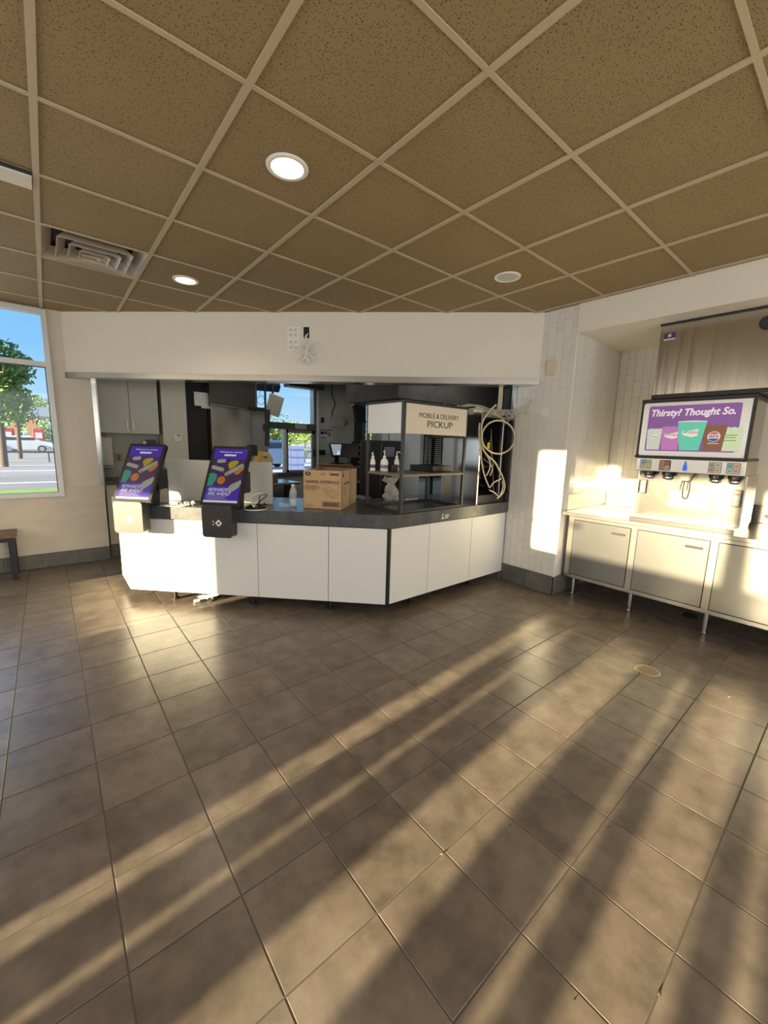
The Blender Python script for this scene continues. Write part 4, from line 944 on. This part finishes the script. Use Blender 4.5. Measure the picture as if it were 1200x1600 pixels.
# ------------------------------------------------------------------ ice machine
im = empty('ice_machine', (4.3,.91,1.9), 'large stainless ice machine standing on top of the drink dispenser', 'ice machine')
IY0,IY1 = .535,1.292
ib = build('front_panel', MB().box((4.02,IY0,1.925),(4.035,IY1,2.480)), steel, im, bevel=.003)
build('case', MB().box((4.035,IY0,1.90),(4.62,IY1,2.488)), steel_d, im)
build('top_cap', MB().box((4.005,IY0-.005,2.478),(4.63,IY1+.004,2.492)), black, im, bevel=.002)
build('lower_band', MB().box((4.010,IY0-.004,1.892),(4.62,IY1+.004,1.926)), black, im, bevel=.003)
IM = frame((4.0195,1.262,2.375),(0,-1,0),(0,0,1))
bd = build('badge', MB().box((.0,.0,0),(.078,.040,.0015),IM), mat('navy_badge',(.03,.03,.14),.4), im)
st = MB()
for k in range(4):
    a=math.radians(45*k); u=Vector((math.cos(a),math.sin(a),0)); v=Vector((-u.y,u.x,0)); c_=Vector((.039,.020,.0022)); st.add([IM @ (c_+u*.015*s1+v*.002*s2) for s1,s2 in ((-1,-1),(1,-1),(1,1),(-1,1))],[(0,1,2,3)])
build('snow_star', st, wprint, bd); build('badge_text_strip', MB().box((.0,-.014,0),(.078,-.004,.0012),IM), wprint, bd)
text('lettering','Manitowoc',.010,IM @ Matrix.Translation((.039,-.009,.0014)),mat('navy_badge',(.03,.03,.14)),bd,0,.0002,.06)
hl = build('handle', MB().rbox((4.0,.560,2.335),(4.022,.668,2.415),.035,None,ax=0), black, im, bevel=.004)
build('handle_recess', MB().rbox((3.997,.572,2.350),(4.001,.656,2.400),.022,None,ax=0), mat('handle_blue',(.04,.05,.08),.15), hl)
# pipes and cables right of the dispenser
pp = empty('supply_pipes', (4.6,.45,.86), 'brown supply pipes and looped wires on the wall right of the drink dispenser', 'pipes')
build('pipe', MB().tube([(4.7,.42,2.4),(4.7,.42,1.5),(4.69,.43,1.05),(4.60,.52,.94)],.012), mat('brown_pipe',(.20,.09,.05),.4), pp)
build('pipe', MB().tube([(4.72,.36,2.4),(4.72,.36,.86)],.016), mat('brown_pipe',(.2,.1,.05)), pp)
for k in range(3): build('wire', MB().tube([(4.62,.50-.03*k,1.10),(4.62,.46,1.17+.02*k),(4.64,.38,1.20+.015*k),(4.66,.28,1.16)],.005,6), mat('brown_pipe',(.2,.1,.05)), pp)

# ------------------------------------------------------------------ floor drain, floor sink ring, crumbs, cables under the counter
dx,dy = 2.983,.772
fd = empty('floor_drain', (dx,dy,0), 'round brass floor drain grate set in the tiles before the steel cabinets', 'drain')
build('drain_rim', MB().lathe([(.062,.0005),(.062,.003),(.074,.003),(.076,.0003)],(dx,dy,0),32), brass, fd)
build('drain_pit', MB().lathe([(0,.0006),(.062,.0006)],(dx,dy,0),32), black, fd)
for k in range(7):
    a=-.051+.017*k; L_=math.sqrt(max(.0001,.062**2-a*a)); build('grate_bar', MB().box((dx+a-.0035,dy-L_,.001),(dx+a+.0035,dy+L_,.0028)), brass, fd)
for px,py in ((947,1007),(917,1025),(1102,1063),(1057,1082)):
    e_ = atZ(px,py,0); c_ = Vector((dx,dy,0)); d_ = (e_-c_).normalized(); n_ = Vector((-d_.y,d_.x,0))*.0014; a_ = c_+d_*.077
    build('tile_cut', MB().add([a_-n_+Vector((0,0,.0004)),e_-n_+Vector((0,0,.0004)),e_+n_+Vector((0,0,.0004)),a_+n_+Vector((0,0,.0004))],[(0,1,2,3)]), grout_m, fd)
fsr = empty('floor_sink_ring', tuple(atZ(1078,960,0)), 'thin chrome ring of a floor sink beneath the beverage cabinet', 'ring')
q = atZ(1078,962,0); build('ring', MB().lathe([(.060,0),(.065,.008),(.070,0)],(q.x,q.y,.0005),28), chrome, fsr); build('pit', MB().lathe([(0,.001),(.060,.001)],(q.x,q.y,.0005),28), black, fsr)
rd = random.Random(5)
for k,(px,py) in enumerate([(901,1110),(950,1292),(1108,1134),(1139,1089),(1030,1554),(900,1564),(690,1336),(742,1234),(797,1290)]):
    p = atZ(px,py,0); s_=.006
    o = build('crumb', MB().add([p+Vector((rd.uniform(-1,1)*s_,rd.uniform(-1,1)*s_,z)) for z in (.0005,.0005,.0005)]+[p+Vector((0,0,.005))],[(0,1,2),(0,1,3),(1,2,3),(2,0,3)]), ink if k%3 else yellow, None)
    tag(o, ['tiny ochre crumb on the floor left of the floor drain','tiny dark crumb near the right edge of the floor below the drain','tiny dark crumb right of and below the floor drain','tiny ochre crumb at the right edge nearest the steel cabinets','tiny dark crumb at the very bottom right of the floor','tiny dark crumb at the bottom centre of the floor','tiny ochre crumb in the wide sunlit stripe','tiny dark crumb on the upper part of the wide sunlit stripe','tiny dark crumb in the middle of the floor on a shaded tile'][k], 'crumb', 'crumbs on the floor')
uc = empty('loose_cables', (1.02,3.70,0), 'tangle of loose cables and a white plug on the floor under the counter', 'cables')
for k in range(6):
    b0=Vector((1.02,3.70,.006)); pts=[b0+Vector((rd.uniform(-.09,.11),rd.uniform(-.06,.06),rd.uniform(0,.05))) for _ in range(6)]
    build('cable', MB().tube(pts,.0045,6), [black,whitep,mat('grey_tube',(.16,.15,.14))][k%3], uc)
build('plug', MB().box((.90,3.70,.003),(.95,3.73,.025)), whitep, uc, bevel=.004)

# ------------------------------------------------------------------ KITCHEN
# wall cabinet, base cabinet with top, towel dispenser, outlet, keypad
uc2 = empty('wall_cabinet', (.82,6.2,1.5), 'grey white two-door wall cabinet above the left kitchen counter', 'cabinet')
cabm = mat('cabinet_laminate',(.50,.49,.45),.5)
build('carcass', MB().box((.49,6.02,1.50),(1.150,6.34,2.30)), cabm, uc2)
for a,b,hx in ((.495,.826,.795),(.832,1.146,.862)):
    d = build('door', MB().box((a,6.0,1.503),(b,6.018,2.297)), cabm, uc2, bevel=.002)
    build('bar_handle', MB().cyl((hx,5.975,1.54),(hx,5.975,1.66),.005,n=8).cyl((hx,5.975,1.545),(hx,6.0,1.545),.004,n=6).cyl((hx,5.975,1.655),(hx,6.0,1.655),.004,n=6), steel_h, d)
bc2 = empty('base_cabinet', (.9,6.05,0), 'pale base cabinet beyond the steel jamb in the left kitchen corner', 'cabinet')
build('carcass', MB().box((.500,5.78,.16),(1.19,6.34,.885)), mat('beige_laminate',(.52,.48,.42),.5), bc2)
build('plinth', MB().box((.495,5.79,.0),(1.19,6.3,.16)), base_m, bc2)
build('top', MB().box((.490,5.75,.885),(1.192,6.345,.93)), mat('dark_top',(.05,.042,.035),.3), bc2, bevel=.004)
td = empty('towel_dispenser', (.55,6.2,1.1), 'pale beige paper towel dispenser left of the kitchen outlet', 'dispenser')
build('cover', MB().box((.49,6.12,1.07),(.635,6.34,1.45)), mat('pale_dispenser',(.60,.56,.50),.45), td, bevel=.012)
build('outlet_slot', MB().box((.50,6.116,1.09),(.62,6.122,1.10)), black, td)
ko = empty('wall_outlet', (.72,6.34,1.19), 'tan wall outlet above the dark kitchen counter top', 'outlet')
build('plate', MB().box((.672,6.338,1.135),(.760,6.35,1.243)), mat('tan_plate',(.42,.30,.14),.4), ko, bevel=.003)
build('receptacle', MB().box((.70,6.334,1.155),(.732,6.339,1.223)), mat('dark_tan',(.12,.07,.03),.4), ko)
sd = empty('soap_dispenser', (1.04,6.2,1.3), 'black and clear soap dispenser on the wall behind the left kiosk', 'dispenser')
build('body', MB().rbox((1.03,6.20,1.20),(1.13,6.34,1.42),.02,None,ax=1), black, sd, bevel=.006); build('window', MB().box((.985,6.22,1.25),(1.028,6.34,1.41)), mat('clear_dull',(.55,.57,.58),.2), sd)
kp = empty('alarm_keypad', (1.38,6.0,1.47), 'white alarm keypad with a small display on the beige pier', 'keypad')
build('body', MB().box((1.335,6.0,1.425),(1.425,6.02,1.510)), whitep, kp, bevel=.004); build('display', MB().box((1.350,5.998,1.485),(1.410,6.001,1.502)), mat('keypad_lcd',(.10,.14,.10),.2), kp)
for i in range(4):
    for j in range(2): build('key', MB().box((1.348+i*.018,5.998,1.440+j*.020),(1.360+i*.018,6.001,1.452+j*.020)), mat('key_grey',(.35,.35,.34),.5), kp)
# tall oven block with hood
ov = empty('oven_block', (2.05,6.0,0), 'tall stainless oven block with a dark block for the doorway shade on its left', 'oven')
g = MB().box((1.77,5.90,.0),(2.33,6.33,1.915)); build('oven_body', g, mat('soft_steel',(.30,.285,.25),.25,1,bump=.5,bscale=2,stretch=(1,1,.5)), ov)
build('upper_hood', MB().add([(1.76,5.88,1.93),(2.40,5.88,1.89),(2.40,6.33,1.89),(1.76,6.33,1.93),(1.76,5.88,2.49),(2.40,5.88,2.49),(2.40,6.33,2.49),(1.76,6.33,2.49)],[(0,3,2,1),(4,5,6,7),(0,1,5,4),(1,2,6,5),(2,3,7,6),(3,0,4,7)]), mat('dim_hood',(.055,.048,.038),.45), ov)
build('hood_edge', MB().tube([(1.76,5.872,1.925),(2.40,5.872,1.885)],.008,6,1), steel_h, ov)
build('doorway_shade', MB().box((1.505,6.05,0),(1.765,6.33,2.49)), dark, ov)  # solid dark block in place of the shaded doorway gap
build('vent_box', MB().box((1.58,5.95,1.90),(1.765,6.04,2.08)), steel_d, ov); build('vent_lip', MB().box((1.66,5.93,1.87),(1.765,5.95,1.90)), steel_h, ov)
build('grey_side_panel', MB().box((2.34,5.92,.95),(2.60,6.0,1.90)), mat('grey_side',(.22,.21,.20),.5), ov)
build('black_shelf', MB().box((2.28,5.78,1.895),(2.56,5.92,1.93)), black, ov)
# hanging monitors
def slab(name, loc, w_, h_, rx, rz, m, lab, cat, ry=0, bm=None):
    M = Matrix.Translation(Vector(loc)) @ Matrix.Rotation(rz,4,'Z') @ Matrix.Rotation(ry,4,'Y') @ Matrix.Rotation(rx,4,'X')
    t = empty(name, loc, lab, cat); build('rear_shell', MB().rbox((-w_/2,-.02,-h_/2),(w_/2,.02,h_/2),.008,M,ax=1), m, t, bevel=.003)
    build('bracket', MB().box((-.04,.02,-.04),(.04,.05,.04),M).box((loc[0]-.01,loc[1]+.04,loc[2]),(loc[0]+.01,loc[1]+.06,2.5)), black_m, t); return t
slab('order_monitor', (2.36,5.15,1.92), .18,.26, .3,-.55, mat('monitor_back',(.34,.33,.27),.4), 'tilted grey order monitor hanging before the drive-through sky window', 'monitor', ry=.32)
slab('order_monitor', (2.40,5.42,2.18), .30,.12, .9,-.2, mat('blue_black',(.03,.05,.08),.3), 'dark monitor tucked under the kitchen ceiling left of the sky window', 'monitor')
slab('edge_on_monitor', (2.19,5.0,1.62), .07,.46, .0,.9, black, 'black monitor seen edge on below the hanging monitors', 'monitor', ry=.20)
ac = empty('air_curtain', (3.30,6.25,2.3), 'long dark air curtain box above the drive-through window', 'air curtain')
build('box', MB().box((3.06,6.12,2.33),(3.72,6.33,2.46)), mat('air_box',(.10,.09,.085),.5), ac, bevel=.01); build('intake', MB().box((3.08,6.10,2.34),(3.70,6.12,2.37)), black, ac)
ck = empty('hanging_wire', (2.2,5.1,1.9), 'thin looped dark wire hanging between the kitchen monitors', 'wire')
build('wire', MB().tube([(2.14,5.1,2.12),(2.14,5.1,2.03),(2.10,5.1,1.96),(2.15,5.1,1.91),(2.20,5.1,1.95),(2.18,5.1,2.02),(2.14,5.1,2.0)],.003,5), black, ck)
# things on the window wall right of the slider
eb = empty('electrical_box', (4.08,6.33,1.8), 'grey electrical box with a cable on the wall right of the drive-through window', 'box')
build('body', MB().box((3.96,6.26,1.745),(4.215,6.35,1.915)), mat('grey_box',(.42,.42,.36),.5), eb, bevel=.004)
build('cable', MB().tube([(4.0,6.33,2.48),(3.99,6.33,2.30),(4.06,6.33,2.15),(4.0,6.33,2.0),(3.99,6.31,1.92)],.008,6), black, eb)
build('side_wire', MB().tube([(4.215,6.30,1.80),(4.27,6.30,1.79),(4.31,6.30,1.83),(4.29,6.31,1.87)],.006,6), black, eb)
o = build('wall_switch', MB().box((3.775,6.33,1.80),(3.835,6.35,1.89)), black, None, bevel=.003); tag(o,'small black switch left of the grey electrical box','switch')
ps = empty('safety_poster', (3.88,6.345,1.6), 'white notice poster with small pictures under the electrical box', 'poster')
build('sheet', MB().box((3.755,6.345,1.50),(4.015,6.35,1.69)), mat('poster_paper',(.58,.58,.60),.6), ps)
for a,b,c_,d_,m_ in ((3.765,4.0,1.665,1.682,mat('poster_navy',(.05,.05,.15),.6)),(3.765,3.845,1.60,1.65,ink),(3.86,3.90,1.605,1.65,ink),(3.915,3.985,1.565,1.64,mat('poster_red',(.45,.15,.12),.6)),(3.77,3.89,1.54,1.55,ink),(3.77,3.88,1.52,1.528,ink)): build('print_mark', MB().box((a,6.342,c_),(b,6.345,d_)), m_, ps)
o = build('card_reader', MB().box((3.735,6.27,1.235),(3.825,6.35,1.325)), black, None, bevel=.006); tag(o,'small black device on the wall beside the sliding window','device')
o = build('door_chime', MB().box((4.42,6.31,2.12),(4.48,6.35,2.26)), whitep, None, bevel=.005); tag(o,'small white box high beside the dark kitchen column','box')
# order desk with terminals
dk = empty('order_desk', (4.2,6.0,0), 'steel order desk below the notice poster by the drive-through window', 'desk')
build('top', MB().box((3.76,5.80,1.03),(4.95,6.33,1.07)), steel_h, dk); build('body', MB().box((3.78,5.84,.0),(4.93,6.32,1.03)), mat('brown_desk',(.10,.06,.035),.5), dk)
def terminal(loc, rz, lit_, lab):
    t = empty('order_terminal', loc, lab, 'terminal', None, rz); W = wm(t) @ Matrix.Translation((0,0,.24)) @ Matrix.Rotation(math.radians(-20),4,'X')
    build('foot', MB().box((-.09,-.08,0),(.09,.10,.03),wm(t)), black, t, bevel=.004); build('neck', MB().box((-.03,.0,.03),(.03,.05,.24),wm(t)), black, t)
    b = build('display', MB().rbox((-.155,-.015,-.10),(.155,.015,.14),.012,W,ax=1), black, t, bevel=.002)
    if lit_: 
        s_ = build('screen', MB().box((-.135,-.017,-.075),(.135,-.015,.122),W), mat('terminal_screen',(.3,.36,.42),.3,emit=(.30,.37,.45),estr=.7), b)
        build('screen_arrow', MB().add([W @ Vector(q) for q in ((-.06,-.0175,-.07),(.06,-.0175,-.07),(0,-.0175,.02))],[(0,1,2)]), mat('screen_pale',(.6,.7,.75),.3,emit=(.6,.7,.75),estr=.8), s_)
terminal((3.97,6.10,1.07), .15, True, 'order terminal with a lit pale screen on the order desk')
terminal((4.06,5.86,1.07), -.9, False, 'black order terminal turned away right of the lit terminal')
ch = empty('drawer_tower', (4.29,5.9,1.07), 'black tower with light drawer labels left of the pickup shelf', 'tower')
build('body', MB().box((4.20,5.82,1.07),(4.38,6.0,1.49)), black, ch)
for k in range(4): build('label_tag', MB().box((4.225,5.814,1.42-k*.10),(4.31,5.82,1.44-k*.10)), mat('drawer_label',(.35,.38,.42),.5), ch)
rt = empty('rear_table', (4.1,5.2,0), 'steel kitchen table behind the napkin carton', 'table')
build('top', MB().box((3.50,5.0,.86),(4.9,5.78,.90)), steel_h, rt)
build('lower_shelf', MB().box((3.50,5.02,.42),(4.9,5.74,.45)), steel_h, rt)
for x in (3.53,4.86):
    for y in (5.03,5.74): build('leg', MB().cyl((x,y,0),(x,y,.86),.018,n=10), steel_h, rt)
# low steel line with yellow jug dispenser
pl = empty('prep_line', (2.3,5.05,0), 'stainless prep line with a rounded end below the sliding window', 'prep table')
build('body', MB().box((1.95,4.86,.0),(2.34,5.3,.895)), steel_h, pl, bevel=.01); build('top', MB().box((1.93,4.84,.895),(2.56,5.34,.925)), steel_h, pl, bevel=.004)
build('support', MB().box((2.40,4.95,0),(2.50,5.25,.895)), charcoal, pl)
yj = empty('juice_dispenser', (2.12,4.98,.925), 'yellow juice dispenser with a pale angled lid on the prep line', 'dispenser')
build('tank', MB().rbox((2.05,4.92,.935),(2.165,5.04,1.17),.012,None,ax=1), mat('amber_tank',(.72,.40,.05),.25), yj, bevel=.004)
build('lid', MB().prism([(2.00,1.16),(2.205,1.16),(2.225,1.22),(2.17,1.31),(2.06,1.325),(2.0,1.22)],0,.13,Matrix(((1,0,0,0),(0,0,1,4.91),(0,1,0,0),(0,0,0,1)))), mat('pale_amber',(.62,.50,.25),.35), yj, bevel=.004)
build('spout', MB().cyl((2.20,4.92,1.14),(2.20,4.92,1.18),.014,n=10), black, yj); build('name_plate', MB().box((2.09,4.905,1.24),(2.14,4.91,1.265)), ink_b, yj)
build('splash_flap', MB().add([(1.99,4.90,1.17),(2.03,4.90,1.33),(2.07,4.90,1.33),(2.04,4.90,1.15)],[(0,1,2,3)]), yellow, yj)
o = build('brown_bin', MB().box((2.19,4.95,.925),(2.30,5.08,1.03)), mat('brown_bin',(.16,.09,.05),.4), None, bevel=.004); tag(o,'small brown bin right of the yellow juice dispenser','bin')
o = build('black_box', MB().box((1.93,4.95,1.27),(2.03,5.05,1.40)), black, None, bevel=.006); o2 = o
tag(o,'black box mounted above left of the yellow juice dispenser','box')
# dark equipment line behind the pickup shelf
fr_ = empty('louvred_fridge', (4.0,3.75,0), 'stainless upright refrigerator with dark louvred grilles behind the pickup shelf', 'refrigerator')
build('body', MB().box((3.56,3.61,.0),(4.62,4.2,1.62)), mat('steel_reflection_tint',(.66,.74,.80),.3,.2), fr_)  # blue-white base colour holds the window reflection on the steel
for a,b in ((3.62,3.74),(3.80,3.92),(3.945,4.065),(4.085,4.22)):
    g_ = build('grille', MB().box((a,3.598,1.21),(b,3.610,1.585)), dark, fr_)
    for k in range(14): build('louvre', MB().box((a+.008,3.590,1.223+k*.025),(b-.008,3.60,1.236+k*.025)), mat('louvre_grey',(.62,.63,.61),.4), g_)
build('dark_divider', MB().box((3.760,3.58,.60),(3.785,3.61,1.62)), black, fr_); build('dark_divider', MB().box((3.56,3.585,.60),(4.62,3.61,.66)), black, fr_); build('nameplate', MB().box((3.80,3.60,1.14),(3.93,3.61,1.20)), whitep, fr_)
build('mid_band', MB().box((3.56,3.59,1.05),(4.62,3.61,1.10)), black, fr_)
sk = empty('dark_screen_stack', (3.3,4.0,0), 'stack of dark kitchen equipment standing left of the louvred refrigerator', 'equipment')
build('cabinet', MB().box((3.22,3.95,.0),(3.55,4.4,1.50)), black, sk, bevel=.01); build('face_plate', MB().box((3.26,3.93,1.30),(3.42,3.95,1.42)), mat('plate_grey',(.20,.21,.22),.4), sk); build('shelf', MB().box((2.80,4.0,.60),(3.22,4.4,.63)), steel_d, sk)
for k in range(3): build('box', MB().box((2.85+.11*k,4.05,.63),(2.94+.11*k,4.3,.72+.03*k)), [mat('red_carton',(.30,.05,.04),.6),dark,mat('grey_carton',(.25,.25,.25),.6)][k], sk)
hv = empty('hood_ledge', (4.0,3.8,2.0), 'dark cluttered hood ledge under the kitchen ceiling above the refrigerator', 'hood')
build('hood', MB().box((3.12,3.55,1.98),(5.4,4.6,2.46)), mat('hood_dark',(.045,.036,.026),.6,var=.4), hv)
build('ledge', MB().box((3.0,3.35,1.80),(4.9,3.60,1.84)), mat('ledge_brown',(.13,.11,.085),.5), hv)
rd = random.Random(77)
for k in range(9):
    x=3.05+k*.19; build('bundle', MB().tube([(x+rd.uniform(-.1,.1),3.40+rd.uniform(-.04,.1),1.85+rd.random()*.10) for _ in range(6)],.012,6), [black,mat('dim_tube',(.30,.26,.20)),mat('grey_tube',(.16,.15,.14))][k%3], hv)
build('lamp_ball', MB().lathe([(0,-.03),(.02,-.025),(.03,0),(.02,.025),(0,.03)],(2.93,3.4,1.60),14), whitep, hv); build('lamp_stem', MB().cyl((2.93,3.4,1.62),(2.98,3.4,1.81),.006,n=6), black, hv)
mn = slab('order_monitor', (4.29,5.9,1.96), .40,.28, -.2,.5, black, 'black angular monitor hanging left of the pickup sign', 'monitor')
gc = empty('grey_cupboard', (4.55,5.6,0), 'pale grey kitchen cupboard seen between the pickup shelf posts', 'cupboard')
build('body', MB().box((4.45,5.50,.90),(4.66,5.75,1.72)), mat('cupboard_grey',(.40,.42,.40),.5), gc, bevel=.004); build('notice', MB().box((4.49,5.494,1.45),(4.62,5.50,1.66)), paper, gc)
